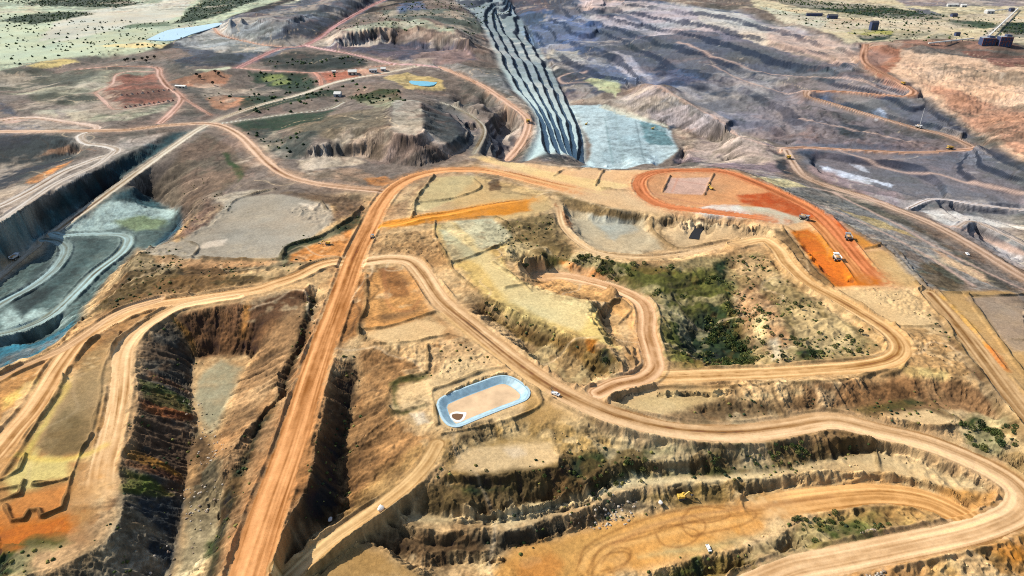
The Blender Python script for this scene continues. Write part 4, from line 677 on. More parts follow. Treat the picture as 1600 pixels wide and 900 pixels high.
# ------------------------------------------------------------------ loose rock, scrub and trees
def cells(density_field, cap):
    area = PXM*1.12*np.abs(np.gradient(Yrow))[:, None]; e = (density_field*area).ravel(); tot = e.sum(); n = int(min(tot, cap))
    if n < 1: return np.zeros(0), np.zeros(0)
    k = rng.choice(e.size, n, p=e/tot); j, i = k//NI, k % NI
    return X[j, i]+(rng.random(n)-.5)*PXM[j, i]*1.3, Y[j, i]+(rng.random(n)-.5)*np.abs(np.gradient(Yrow))[j]*1.0
def blobs(name, x, y, size, flat, cols, m, nface='oct'):
    n = len(x); z = samp(Z, x, y)
    base = np.array([[1, 0, 0], [.3, .95, 0], [-.8, .6, 0], [-.8, -.6, 0], [.3, -.95, 0], [.25, .1, 1], [0, 0, -.8]], float)
    F = np.array([[0, 1, 5], [1, 2, 5], [2, 3, 5], [3, 4, 5], [4, 0, 5], [1, 0, 6], [2, 1, 6], [3, 2, 6], [4, 3, 6], [0, 4, 6]])
    a = rng.random(n)*2*pi; v = base[None]*(1+0.45*(rng.random((n, 7, 3))-.5)); v = v*size[:, None, None]*np.array([1, 1, flat])
    co = np.stack([v[..., 0]*np.cos(a)[:, None]-v[..., 1]*np.sin(a)[:, None]+x[:, None], v[..., 0]*np.sin(a)[:, None]+v[..., 1]*np.cos(a)[:, None]+y[:, None], v[..., 2]+z[:, None]+size[:, None]*flat*0.35], -1).reshape(-1, 3)
    fc = (F[None]+np.arange(n)[:, None, None]*7).reshape(-1, 3); at = np.repeat(cols, 7, 0)*(1+0.35*(rng.random((n*7, 1))-.5))
    return np_mesh(name, co, fc, 3, m, at, smooth=False)
free = (RM < 0.02).astype(float)
def zone(items):
    Wt = np.zeros((NJ, NI))
    for d, s in items:
        xy = np.array([raycast(a, b, Z) for a, b in P(s)]); W, b = poly_field(xy, 10, WX, WY); Wt[b] = np.maximum(Wt[b], W[b]*d)
    return Wt*free
clump = np.clip(0.5+2.6*fbm(X, Y, 26, 3, 0.6, seed=91), 0, 1.6)
near = np.clip((900-Y)/250, 0, 1)
# rubble
rz = zone([(0.020, s) for a, l, s in ROUGH])+0.004*np.clip((S2-0.3)/0.3, 0, 1)*free
rz += zone([(.06, "285,770 300,740 350,700 372,720 350,770 300,830 275,880 255,905 245,905 272,840"), (.05, "300,560 330,660 345,740 320,740 300,700"), (.09, "905,825 960,800 975,790 975,812 935,828 900,832"), (.10, "1320,860 1380,840 1390,850 1370,880 1330,885"), (.07, "190,570 215,560 220,700 205,760 190,760"), (.03, "1140,460 1200,440 1240,540 1190,560 1150,500"), (.03, "1235,850 1260,855 1300,870 1230,880")])
x, y = cells(rz*near*clump, 36000); s_ = 0.25+0.55*rng.random(len(x))**2.2*1.3
i_, j_ = world_to_grid(x, y); cc = COL[np.clip(j_.astype(int), 0, NJ-1), np.clip(i_.astype(int), 0, NI-1)]
M_LOOSE = mat_ground('loose_earth', grain=0.15, bump=0.0)
pale = (0.75+0.8*rng.random((len(x), 1))); rub = link('rubble', blobs('rubble', x, y, s_*1.0, 0.75, np.clip(cc*pale+0.02, 0.02, 0.7), M_LOOSE)); tag(rub, 'loose broken stones littering the spoil slopes and bench edges', 'rubble', None, 'stuff')
# scrub
vz = zone([(.11, "900,400 960,412 1060,420 1120,420 1145,450 1150,500 1180,560 1100,578 1050,565 1026,500 1010,465 960,440"), (.10, "1060,500 1110,470 1140,490 1160,540 1180,560 1120,575 1080,560 1060,530"), (.08, "1115,405 1140,400 1140,445 1115,450"),
 (.055, "1145,400 1205,402 1230,432 1340,512 1376,550 1200,573 1150,500"), (.03, "690,745 880,730 930,700 1035,690 1300,670 1400,700 1290,735 1000,748 870,795 700,808"), (.05, "880,770 980,742 1230,720 1200,732 1000,748 900,790"), (.03, "800,832 960,788 1010,772 1000,790 850,850 760,858"),
 (.05, "1505,660 1530,650 1570,655 1590,680 1560,715 1530,715 1510,690"), (.035, "1240,815 1300,798 1430,792 1480,810 1250,862"), (.02, "1015,905 1050,885 1150,862 1235,826 1290,815 1180,890"), (.03, "205,402 190,440 160,470 130,500 180,482 330,455 490,412 300,432"), (.04, "300,405 205,402 195,420 300,432 500,415 440,406"),
 (.04, "436,402 450,382 545,340 570,330 568,350 455,396"), (.05, "484,460 496,458 472,545 452,590 446,620 404,672 380,755 335,905 325,905 348,780 390,700 440,605"), (.04, "605,600 622,590 668,583 668,592 625,602 614,620 640,645 612,645"), (.03, "735,455 830,530 920,585 960,590 975,570 850,520 760,480"), (.03, "880,640 1000,690 1080,690 980,665"),
 (.025, "1020,650 1130,620 1480,630 1500,660 1200,650 1080,665"), (.03, "0,905 0,870 50,850 120,848 50,905"), (.02, "212,545 268,500 300,640 278,840 255,930 80,930 192,800 208,670"), (.03, "515,590 545,560 558,630 538,790 470,860 432,870 492,700"), (.02, "280,250 340,300 380,335 270,370 300,330"), (.02, "440,200 600,170 605,205 480,205"), (.03, "780,350 860,335 900,395 950,445 850,405 790,395"), (.03, "1440,480 1500,530 1560,640 1530,605"),(.02,"640,545 700,530 780,560 720,590")])
x, y = cells(vz*near*clump, 60000); s_ = 0.5+1.1*rng.random(len(x))**1.6
gcol = np.array([srgb((62, 76, 40)), srgb((92, 100, 52)), srgb((52, 66, 44)), srgb((128, 122, 66))])*0.8
cols = gcol[rng.integers(0, 4, len(x))]*(0.6+0.7*rng.random((len(x), 1)))
scr = link('scrub', blobs('scrub', x, y, s_, 0.7, cols, M_LOOSE)); tag(scr, 'low olive and green scrub speckling the quarry sides and bench faces', 'scrub', None, 'stuff')
# distant bush on the plains
fz = zone([(.004, "0,33 50,38 100,30 150,22 120,18 60,20 20,26"), (.004, "40,8 100,10 180,12 220,5 180,-8 60,-10 0,0"), (.003, "270,38 300,10 330,-5 420,-6 380,8 340,25 300,34"), (.0009, "0,105 0,20 100,30 300,34 330,42 262,70 230,81 97,90"), (.004, "1180,-8 1290,4 1360,8 1420,16 1480,26 1460,32 1380,28 1320,20 1200,0"), (.0010, "1190,10 1300,20 1600,30 1600,68 1400,66 1250,38"), (.004, "1570,36 1700,34 1700,66 1560,50"), (.003, "385,112 480,115 500,140 400,128"), (.003, "375,150 530,140 535,150 380,178"), (.004, "548,150 625,140 630,160 560,160"), (.0025, "520,55 580,40 700,44 760,60 720,50 620,30"), (.002, "400,92 540,88 600,100 430,108"), (.003,"385,205 440,250 500,205"), (.0012, "500,60 640,0 800,20 740,40"), (.0010,"300,150 500,110 600,140 450,180")])
x, y = cells(fz, 15000); s_ = 1.6+2.6*rng.random(len(x))**2; cols = (gcol*np.array([0.75, 1.0, 1.1]))[rng.integers(0, 3, len(x))]*(0.5+0.5*rng.random((len(x), 1)))
wd_ = link('woodland', blobs('woodland', x, y, s_, 0.9, cols, M_LOOSE)); tag(wd_, 'distant dark bush dotting and banding the pale plains at the top', 'woodland', None, 'stuff')
# ------------------------------------------------------------------ things
import bmesh
def hz(x, y): return float(samp(Z, np.array([x]), np.array([y]))[0])
def ground_pt(px, py):
    x, y = raycast(px, py, Z); return x, y, hz(x, y)
def empty(name, px=None, py=None, rz=0.0, loc=None, **k):
    o = bpy.data.objects.new(name, None); col.objects.link(o); o.location = loc if loc else ground_pt(px, py); o.rotation_euler = (0, 0, rz); o.empty_display_size = 2
    tag(o, **k); return o
class MB:
    def __init__(s): s.b = bmesh.new()
    def box(s, c, d, rx=0, ry=0, rz=0, bev=0.0, taper=None):
        from mathutils import Matrix, Euler, Vector
        r = bmesh.ops.create_cube(s.b, size=1.0); vs = r['verts']
        for v in vs:
            if taper and v.co.z > 0: v.co.x *= taper[0]; v.co.y *= taper[1]
            v.co = Vector((v.co.x*d[0], v.co.y*d[1], v.co.z*d[2]))
        if bev > 0:
            eds = list({e for v in vs for e in v.link_edges}); rb = bmesh.ops.bevel(s.b, geom=eds, offset=bev, segments=2, affect='EDGES', profile=0.6); vs = list({v for f in rb['faces'] for v in f.verts} | {v for v in vs if v.is_valid})
            seen = set(vs); st = list(vs)
            while st:
                v = st.pop()
                for e_ in v.link_edges:
                    w = e_.other_vert(v)
                    if w not in seen: seen.add(w); st.append(w)
            vs = list(seen)
        bmesh.ops.transform(s.b, matrix=Matrix.Translation(c) @ Euler((rx, ry, rz)).to_matrix().to_4x4(), verts=vs); return s
    def cyl(s, c, r, h, axis='z', seg=14, r2=None):
        from mathutils import Matrix, Euler
        R_ = {'z': (0, 0, 0), 'x': (0, pi/2, 0), 'y': (pi/2, 0, 0)}[axis]
        bmesh.ops.create_cone(s.b, cap_ends=True, segments=seg, radius1=r, radius2=r if r2 is None else r2, depth=h, matrix=Matrix.Translation(c) @ Euler(R_).to_matrix().to_4x4()); return s
    def beam(s, a, b, w, h=None):
        a = np.array(a, float); b = np.array(b, float); d = b-a; L = float(np.linalg.norm(d)); h = h or w
        rz = math.atan2(d[1], d[0]); ry = -math.asin(d[2]/L); return s.box(tuple((a+b)/2), (L, w, h), 0, ry, rz)
    def poly(s, pts, z0, z1):
        lo = [s.b.verts.new((p[0], p[1], z0)) for p in pts]; hi = [s.b.verts.new((p[0], p[1], z1)) for p in pts]; n = len(pts)
        s.b.faces.new(hi); s.b.faces.new(lo[::-1])
        for k in range(n): s.b.faces.new((lo[k], lo[(k+1) % n], hi[(k+1) % n], hi[k]))
        return s
    def mesh(s, name, m):
        bmesh.ops.recalc_face_normals(s.b, faces=s.b.faces); me = bpy.data.meshes.new(name); s.b.to_mesh(me); s.b.free(); me.materials.append(m); return me
    def build(s, name, m, parent=None): return link(name, s.mesh(name, m), parent)
W_PAINT = mat('white_paint', (0.72, 0.72, 0.70), 0.45, noise=0.08); Y_PAINT = mat('yellow_paint', (0.62, 0.40, 0.07), 0.5, noise=0.1); G_PAINT = mat('grey_steel', (0.34, 0.35, 0.36), 0.5, 0.3)
TYRE = mat('tyre_rubber', (0.03, 0.03, 0.03), 0.9); GLASS = mat('dark_glass', (0.03, 0.04, 0.05), 0.12, spec=0.6); RIM = mat('rim_steel', (0.5, 0.45, 0.3), 0.5, 0.4); DKST = mat('dark_steel', (0.07, 0.07, 0.08), 0.6, 0.3)
BROWNL = mat('load_earth', (0.42, 0.24, 0.10), 0.95, noise=0.3, scale=2)
def dump_truck(paint, loaded=True):
    t = bpy.data.objects.new('dump_truck', None); col.objects.link(t)
    MB().box((0, 0, 1.9), (9.6, 1.7, 0.7), bev=.08).box((4.7, 0, 1.55), (0.6, 4.6, 1.1), bev=.1).box((3.2, 0, 3.0), (2.8, 4.6, 0.35), bev=.06).build('chassis', DKST, t)
    cb = MB().box((3.6, 1.15, 4.1), (1.7, 1.9, 1.9), bev=.12).build('cab', paint, t); MB().box((4.47, 1.15, 4.35), (.06, 1.6, 0.9)).box((3.6, 2.12, 4.35), (1.2, .06, .9)).build('windscreen', GLASS, cb)
    MB().box((4.0, -1.1, 2.75), (1.6, 2.2, 1.6), bev=.12).build('bonnet', paint, t)
    b = MB(); b.box((-1.3, 0, 3.0), (6.6, 4.4, 0.35), ry=radians(-4)); b.box((-1.3, 2.5, 3.9), (7.0, 0.3, 2.1), rx=radians(-14)); b.box((-1.3, -2.5, 3.9), (7.0, 0.3, 2.1), rx=radians(14)); b.box((2.2, 0, 4.1), (0.3, 5.0, 2.4), ry=radians(10)); b.box((3.6, 0, 5.4), (3.0, 5.2, 0.28), ry=radians(-3), bev=.05)
    for k in range(4): b.box((-3.8+k*1.7, 2.72, 3.8), (.25, .22, 2.0), rx=radians(-14)).box((-3.8+k*1.7, -2.72, 3.8), (.25, .22, 2.0), rx=radians(14))
    b.build('dump_body', paint, t)
    if loaded:
        lb = bmesh.new(); bmesh.ops.create_grid(lb, x_segments=12, y_segments=8, size=1)
        for v in lb.verts: x_, y_ = v.co.x, v.co.y; v.co = ((x_*3.2-1.2), y_*2.3, 4.2+1.3*(1-x_*x_)*(1-y_*y_)+random.uniform(-.12, .12))
        me = bpy.data.meshes.new('load'); lb.to_mesh(me); lb.free(); me.materials.append(BROWNL); link('load', me, t)
    for x_, ys in ((3.3, (1.95, -1.95)), (-2.6, (2.0, -2.0))):
        for y_ in ys:
            w_ = MB().cyl((x_, y_, 1.35), 1.35, 1.0 if x_ > 0 else 1.7, 'y', 20).build('wheel', TYRE, t); MB().cyl((x_, y_+(.53 if x_ > 0 else .88)*np.sign(y_), 1.35), .62, .08, 'y', 14).build('rim', RIM, w_)
    return t
def pickup(paint):
    t = bpy.data.objects.new('pickup_truck', None); col.objects.link(t)
    MB().box((0, 0, .85), (5.2, 1.95, .7), bev=.12).box((-1.6, .92, 1.3), (2.0, .12, .35)).box((-1.6, -.92, 1.3), (2.0, .12, .35)).box((-2.5, 0, 1.3), (.12, 1.9, .35)).build('body', paint, t)
    cb = MB().box((.5, 0, 1.5), (2.0, 1.75, .75), bev=.12, taper=(.75, .9)).build('cab', paint, t); MB().box((1.33, 0, 1.5), (.08, 1.5, .5), ry=radians(-25)).box((.45, .86, 1.5), (1.3, .06, .4)).box((.45, -.86, 1.5), (1.3, .06, .4)).build('window', GLASS, cb)
    for x_ in (1.6, -1.6):
        for y_ in (.9, -.9): MB().cyl((x_, y_, .42), .42, .3, 'y', 14).build('wheel', TYRE, t)
    return t
def excavator(paint):
    t = bpy.data.objects.new('excavator', None); col.objects.link(t)
    for y_ in (1.3, -1.3): MB().box((0, y_, .55), (4.6, .75, 1.1), bev=.3).build('track', DKST, t)
    MB().box((-.6, 0, 2.0), (4.2, 2.9, 1.5), bev=.15).box((-2.2, 0, 2.3), (1.0, 2.9, 1.5), bev=.2).build('body', paint, t)
    cb = MB().box((1.1, .9, 2.7), (1.4, 1.1, 1.8), bev=.1).build('cab', paint, t); MB().box((1.82, .9, 2.9), (.05, .9, 1.2)).build('window', GLASS, cb)
    MB().beam((1.0, -.2, 2.2), (4.2, -.2, 5.0), .55, .6).beam((4.2, -.2, 5.0), (6.4, -.2, 2.6), .42, .5).build('boom', paint, t); MB().box((6.5, -.2, 1.9), (1.1, 1.3, 1.2), ry=radians(25), bev=.12).build('bucket', DKST, t)
    return t
def copy_tree(o, parent=None):
    c = o.copy(); col.objects.link(c); c.parent = parent
    for ch in [q for q in bpy.data.objects if q.parent == o]: copy_tree(ch, c)
    return c
def heading(p0, p1):
    a = raycast(*p0, Z); b = raycast(*p1, Z); return math.atan2(b[1]-a[1], b[0]-a[0])
protoW, protoG, protoY, protoP, protoE = dump_truck(W_PAINT), dump_truck(G_PAINT), dump_truck(Y_PAINT), pickup(W_PAINT), excavator(Y_PAINT)
usedp = set()
def put(proto, px, py, to, label, cat, group=None, sc=1.0):
    o = proto if id(proto) not in usedp else copy_tree(proto); usedp.add(id(proto)); o.location = ground_pt(px, py); o.rotation_euler = (0, 0, heading((px, py), to)); o.scale = (sc,)*3; tag(o, label, cat, group); return o
HT = 'haul trucks at work in the mine'
put(protoW, 1307, 406, (1290, 385), 'white haul truck standing in the bright orange cut', 'dump truck', HT)
put(protoG, 1325, 374, (1312, 350), 'grey haul truck climbing the rust red road above the orange cut', 'dump truck', HT)
put(protoW, 24, 405, (50, 385), 'white haul truck on the pale straight road beside the blue-green pit', 'dump truck', HT)
put(protoY, 825, 191, (822, 215), 'dark yellow haul truck rounding the bend of the ramp above the striped benches', 'dump truck', HT)
put(protoY, 1484, 233, (1450, 236), 'haul truck on the road across the far right pit, near its hairpin', 'dump truck', HT)
put(protoY, 1411, 132, (1425, 142), 'haul truck descending the switchback road below the pinkish hillside', 'dump truck', HT)
put(protoW, 1435, 200, (1450, 204), 'white haul truck beside the thin mast on the middle pit ramp', 'dump truck', HT)
put(protoY, 1232, 248, (1240, 262), 'haul truck where the pit ramp turns down at the dark wedge', 'dump truck', HT)
put(protoG, 1256, 343, (1270, 347), 'grey haul truck parked at the edge of the whitish spoil', 'dump truck', HT)
put(protoG, 582, 372, (588, 350), 'small grey haul truck on the main road above the grey junction', 'dump truck', HT, .6)
put(protoP, 1511, 398, (1500, 390), 'white pickup on the grey slope in front of the long pit rim road', 'pickup truck', None, 1.1)
put(protoP, 868, 617, (880, 622), 'white pickup parked at the road edge beside the bare dead tree', 'pickup truck', None, 1.2)
put(protoP, 1107, 858, (1112, 870), 'white pickup standing at the lip of the brown oval pad', 'pickup truck', None, .9)
put(protoE, 512, 382, (500, 384), 'yellow excavator on the orange pad beside the main haul road', 'excavator')
put(protoE, 1065, 779, (1085, 776), 'yellow excavator parked under the bank at the head of the oval pad', 'excavator')
put(protoE, 1111, 296, (1100, 290), 'yellow excavator beside the trench in the pink ploughed square', 'excavator')
put(protoE, 1020, 202, (1040, 200), 'excavator on the pale floor of the deep pit', 'excavator'); put(protoE, 916, 195, (925, 190), 'excavator near the foot of the striped benches', 'excavator')
# ---- lined pond
def inset(poly, d):
    p = np.array(poly); n = len(p); out = []
    for k in range(n):
        a, b, c = p[k-1], p[k], p[(k+1) % n]; e1 = (b-a)/np.linalg.norm(b-a); e2 = (c-b)/np.linalg.norm(c-b)
        nn = np.array([-(e1[1]+e2[1]), e1[0]+e2[0]]); nn /= np.linalg.norm(nn)+1e-9; out.append(b+nn*d)
    return np.array(out)
pond_px = P("684,632 689,622 712,611 750,597 776,588 795,588 812,596 826,609 824,621 812,628 780,640 745,654 718,665 703,664 693,655 687,643")
pw = np.array([at_z(a, b, 0.4) for a, b in catmull(pond_px+[pond_px[0]], 3)[:-1]])
ar = 0.5*np.sum(pw[:, 0]*np.roll(pw[:, 1], -1)-np.roll(pw[:, 0], -1)*pw[:, 1]); pw = pw if ar > 0 else pw[::-1]
rings = [(pw, -0.3), (pw, 0.15), (inset(pw, 0.9), 0.18), (inset(pw, 5.4), -2.3), (inset(pw, 6.4), -2.5)]
bm = bmesh.new(); vr = [[bm.verts.new((q[0], q[1], z_)) for q in r_] for r_, z_ in rings]; n_ = len(pw)
for a_ in range(len(vr)-1):
    for k in range(n_): bm.faces.new((vr[a_][k], vr[a_][(k+1) % n_], vr[a_+1][(k+1) % n_], vr[a_+1][k]))
bmesh.ops.recalc_face_normals(bm, faces=bm.faces); me = bpy.data.meshes.new('liner'); bm.to_mesh(me); bm.free(); me.materials.append(mat('pond_liner', (0.27, 0.41, 0.47), 0.45, noise=0.22, scale=0.25))
pe = bpy.data.objects.new('lined_pond', None); col.objects.link(pe); tag(pe, 'rounded pond with a pale blue liner rim and a nearly dry sandy bottom', 'pond'); link('liner', me, pe)
MB().poly(inset(pw, 5.9), -4.2, -2.42).build('pond_floor', mat('pond_sand', (0.56, 0.39, 0.23), 0.95, noise=0.18, scale=0.12), pe)
lip = inset(pw, -0.9); bm = bmesh.new(); A_ = [bm.verts.new((q[0], q[1], 0.30)) for q in lip]; B_ = [bm.verts.new((q[0], q[1], 0.33)) for q in inset(pw, 0.5)]; C_ = [bm.verts.new((q[0], q[1], -0.5)) for q in lip]
for k in range(n_): bm.faces.new((A_[k], A_[(k+1) % n_], B_[(k+1) % n_], B_[k])); bm.faces.new((C_[k], C_[(k+1) % n_], A_[(k+1) % n_], A_[k]))
me = bpy.data.meshes.new('rim'); bm.to_mesh(me); bm.free(); me.materials.append(mat('liner_lip', (0.36, 0.49, 0.54), 0.5, noise=0.1)); link('rim', me, pe)
def patch(name, s, z0, z1, m, parent): return MB().poly([at_z(a, b, z1) for a, b in catmull(P(s)+[P(s)[0]], 3)[:-1]], z0, z1).build(name, m, parent)
patch('puddle_edge', "704,654 703,647 712,643 722,644 729,645 724,656 714,660", -2.6, -2.36, mat('salt_crust', (0.75, 0.72, 0.66), 0.8), pe)
patch('puddle', "707,653 706,648 713,646 721,647 724,648 720,655 713,656", -2.6, -2.30, mat('brown_water', (0.16, 0.08, 0.03), 0.15, spec=0.5), pe)
# ---- far reservoirs
WAT = mat('reservoir_water', (0.13, 0.38, 0.50), 0.35, noise=0.1, scale=0.05, spec=0.3); WATP = mat('lake_water', (0.36, 0.52, 0.62), 0.4, noise=0.06, scale=0.01, spec=0.3)
r_ = patch('reservoir', "630,125 655,124 683,125 677,133 655,134 638,133", -1.5, 0.7, WAT, None); tag(r_, 'small bright blue reservoir on the flat ground behind the grey dump mound', 'reservoir')
r_ = patch('water', "229,62 262,47 300,42 338,36 347,37 330,44 300,53 270,63", -1.5, 0.8, WATP, None); tag(r_, 'long pale blue lake beside the slate dump at the upper left', 'lake', None, 'structure')
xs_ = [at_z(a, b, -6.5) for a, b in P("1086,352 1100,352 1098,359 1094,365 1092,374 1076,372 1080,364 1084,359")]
r_ = MB().poly(xs_, -9, -6.5).build('black_slab', mat('hollow_black', (0.012, 0.012, 0.014), 0.85, noise=0.4)); tag(r_, 'black slot-shaped slab standing in for a dark hollow inside the quarry basin', 'slab')  # flat black slab at pad level, painting in the darkness of a hollow
# ---- mast
t = empty('radio_mast', 1437, 197, label='thin pale steel mast standing by the middle pit ramp', cat='mast'); MB().cyl((0, 0, 16), .45, 32, r2=.2, seg=8).build('pole', W_PAINT, t)
MB().beam((0, 0, 22), (6, 0, 0), .12).beam((0, 0, 22), (-3, 5, 0), .12).beam((0, 0, 22), (-3, -5, 0), .12).build('guy_wire', DKST, t)
# ---- buildings
ROOFW = mat('pale_sheet_roof', (0.66, 0.64, 0.58), 0.5); WALLG = mat('grey_cladding', (0.40, 0.40, 0.40), 0.7); BLUEC = mat('dark_blue_cladding', (0.035, 0.05, 0.11), 0.6); REDST = mat('red_oxide_steel', (0.22, 0.07, 0.05), 0.7); WALLB = mat('cream_wall', (0.52, 0.47, 0.38), 0.8)
def shed(px, py, L, Wd, h, rz, label, wall, roof, group=None, doors=1, pitch=0.25):
    t = empty('shed', px, py, rz, label=label, cat='building', group=group)
    MB().box((0, 0, h/2-0.6), (L, Wd, h+1.2)).build('wall', wall, t)
    b = bmesh.new(); e_ = 0.5; pts = [(-L/2-e_, -Wd/2-e_, h), (-L/2-e_, 0, h+Wd*pitch), (-L/2-e_, Wd/2+e_, h)]; pts2 = [(L/2+e_, p[1], p[2]) for p in pts]
    A = [b.verts.new(p) for p in pts]; B = [b.verts.new(p) for p in pts2]; b.faces.new(A); b.faces.new(B[::-1]); b.faces.new((A[0], B[0], B[1], A[1])); b.faces.new((A[1], B[1], B[2], A[2])); b.faces.new((A[2], B[2], B[0], A[0]))
    me = bpy.data.meshes.new('roof'); b.to_mesh(me); b.free(); me.materials.append(roof); link('roof', me, t)
    for k in range(doors): MB().box((-L/2+L*(k+.5)/doors, -Wd/2-.05, h*.35), (min(4, L/doors*.5), .12, h*.7)).build('door', DKST, t)
    return t
shed(551, 116, 17, 15, 6, radians(8), 'cream roofed workshop in the reddish yard by the straight road', WALLB, ROOFW, doors=2)
shed(522, 114, 8, 6, 4, radians(5), 'small pale shed near the left end of the reddish yard', WALLB, ROOFW)
shed(583, 112, 16, 9, 4, radians(6), 'long low grey shed right of the cream workshop', WALLG, WALLG, doors=3); shed(599, 110, 10, 12, 4, radians(6), 'square grey store at the right end of the reddish yard', WALLG, ROOFW)
shed(283, 137, 22, 6, 3.5, radians(-12), 'long white roofed hut right of the road above the fenced compound', WALLB, ROOFW, doors=3)
shed(528, 150, 12, 14, 5, radians(0), 'flat grey building below the straight road', WALLG, ROOFW)
gN = 'mine buildings on the far plain'
for (px, py, L, Wd, h, a, lb) in ((1272, 25, 50, 14, 7, -8, 'long dark row shed on the plain beyond the pinkish cliffs, its left part'), (1300, 29, 30, 18, 9, -6, 'dark blue shed at the right end of the long row'), (1364, 47, 20, 16, 22, 0, 'tall dark tower shed on the yellow strip'),
     (1488, 10, 40, 12, 7, 0, 'white roofed shed left in the far settlement'), (1505, 11, 18, 14, 7, 0, 'second pale shed in the far settlement'), (1490, 26, 18, 14, 8, 0, 'small dark plant house by the pinkish field'), (1545, 21, 26, 18, 9, 5, 'dark brown shed in the middle of the pale field'), (1580, 18, 14, 12, 10, 0, 'little transfer house at the top of the long conveyor'), (1495, 56, 12, 10, 8, 0, 'dark hut left of the yellow bank')):
    pale = 'white' in lb or 'pale' in lb; shed(px, py, L, Wd, h, radians(a), lb, WALLG if pale else BLUEC, ROOFW if pale else DKST, gN, doors=2)
for (px, py, L, h, lb) in ((1541, 70, 30, 17, 'dark blue crusher house, left of the pair at the upper right edge'), (1567, 71, 28, 21, 'tall crusher house with red frame, right of the pair')):
    t = empty('crusher_house', px, py, radians(-8), label=lb, cat='building'); MB().box((0, 0, h/2-1), (L, 22, h+2)).box((L*.2, 0, h+2), (L*.4, 14, 5)).build('wall', BLUEC, t); b = MB()
    for k in range(5): b.box((-L/2+L*k/4, -11.4, h/2), (.9, .8, h))
    b.box((0, -11.5, h*.5), (L, .7, .9)).box((0, -11.5, h-.5), (L, .7, .9)).beam((-L/2, -11.6, 1), (0, -11.6, h*.5), .8).beam((0, -11.6, h*.5), (L/2, -11.6, h), .8); b.build('steel_frame', REDST, t)
    MB().box((0, 0, h+.4), (L*.98, 21.6, .7)).build('roof', G_PAINT, t)
def conveyor(p0, p1, h0, h1, label, w=3.0):
    a = ground_pt(*p0); b_ = ground_pt(*p1); t = empty('conveyor', loc=a, label=label, cat='conveyor'); d = (b_[0]-a[0], b_[1]-a[1], b_[2]-a[2]); 
    MB().beam((0, 0, h0), (d[0], d[1], d[2]+h1), w, 2.6).build('gallery', ROOFW, t)
    for k in range(1, 8):
        m_ = MB(); f = k/8; zt = h0+(d[2]+h1-h0)*f; m_.beam((d[0]*f-2, d[1]*f, d[2]*f-1), (d[0]*f, d[1]*f, zt-1.0), .6).beam((d[0]*f+2, d[1]*f, d[2]*f-1), (d[0]*f, d[1]*f, zt-1.0), .6); m_.build('trestle', DKST, t)
conveyor((1543, 62), (1590, 16), 9, 7, 'long pale conveyor climbing from the crusher houses to the far transfer house'); conveyor((1520, 66), (1450, 70), 10, 4, 'low conveyor running left from the crusher houses')
conveyor((1590, 16), (1540, 20), 7, 5, 'short conveyor running left from the top transfer house')
# ---- heaps in the compound
HEAP = mat_ground('heap_earth', grain=0.3, bump=0.3)
def heap_mesh(r, h, c):
    b = bmesh.new(); bmesh.ops.create_cone(b, cap_ends=True, segments=10, radius1=r, radius2=r*.12, depth=h, matrix=__import__('mathutils').Matrix.Translation((0, 0, h/2-.4))); bmesh.ops.subdivide_edges(b, edges=b.edges[:], cuts=2)
    for v in b.verts: v.co.x *= random.uniform(.86, 1.14); v.co.y *= random.uniform(.86, 1.14); v.co.z += random.uniform(-.1, .1)*h*.4
    me = bpy.data.meshes.new('spoil_heap'); b.to_mesh(me); b.free(); a_ = me.color_attributes.new('earth', 'FLOAT_COLOR', 'POINT'); a_.data.foreach_set('color', np.tile(np.append(c, 1.0), len(me.vertices)).astype(np.float32)); me.materials.append(HEAP); return me
hm = [heap_mesh(3.6, 3.6, srgb((206, 180, 160))*.6), heap_mesh(3.2, 3.0, srgb((170, 120, 104))*.6)]
for k in range(11): px = 190+k*8.2; py = 149.5-k*0.9+random.uniform(-.6, .6); o = link('spoil_heap', hm[k % 2]); o.location = ground_pt(px, py); o.rotation_euler.z = k; tag(o, 'pale tipped heap in the upper row inside the reddish compound', 'heap', 'spoil heaps in the upper row of the compound')
for k in range(11): px = 196+k*7.4; py = 168-k*1.05; o = link('spoil_heap', hm[(k+1) % 2]); o.location = ground_pt(px, py); o.rotation_euler.z = k*2; tag(o, 'pale tipped heap in the lower row inside the reddish compound', 'heap', 'spoil heaps in the lower row of the compound')
# ---- block mounds with lit tops and dark sides behind the striped benches
# ---- trees and shrubs
def crown_mesh(name, R_, Hh, n, c, seed, flat=.8):
    r = np.random.default_rng(seed); d = r.normal(size=(n, 3)); d /= np.linalg.norm(d, axis=1)[:, None]; lob = r.normal(size=(7, 3)); lob /= np.linalg.norm(lob, axis=1)[:, None]
    rad = (0.45+0.55*r.random(n)**.4)*(0.72+0.36*np.max(d@lob.T, 1)); p = d*rad[:, None]*np.array([R_, R_, R_*flat])+np.array([0, 0, Hh]); s_ = R_*(0.13+0.14*r.random(n))
    a = r.normal(size=(n, 3)); a /= np.linalg.norm(a, axis=1)[:, None]; b = np.cross(a, r.normal(size=(n, 3))); b /= np.linalg.norm(b, axis=1)[:, None]
    v = np.stack([p+a*s_[:, None], p-a*.5*s_[:, None]+b*.8*s_[:, None], p-a*.6*s_[:, None]-b*.7*s_[:, None]], 1).reshape(-1, 3); cc_ = np.repeat(c[None]*(0.6+0.8*r.random((n, 1))), 3, 0); return np_mesh(name, v, np.arange(3*n).reshape(-1, 3), 3, M_LOOSE, cc_)
BARK = mat('bark', (0.14, 0.10, 0.07), 0.95)
shr = [crown_mesh('shrub', 1.0, .65, 170, srgb(c)*.75, 5+k) for k, c in enumerate(((72, 88, 44), (94, 104, 56), (58, 76, 44), (110, 112, 62)))]
def spread(n, items, seedo=0):
    Wt = zone([(1.0, s) for s in items])*clump; x_, y_ = cells(Wt*1e3, n); return x_, y_
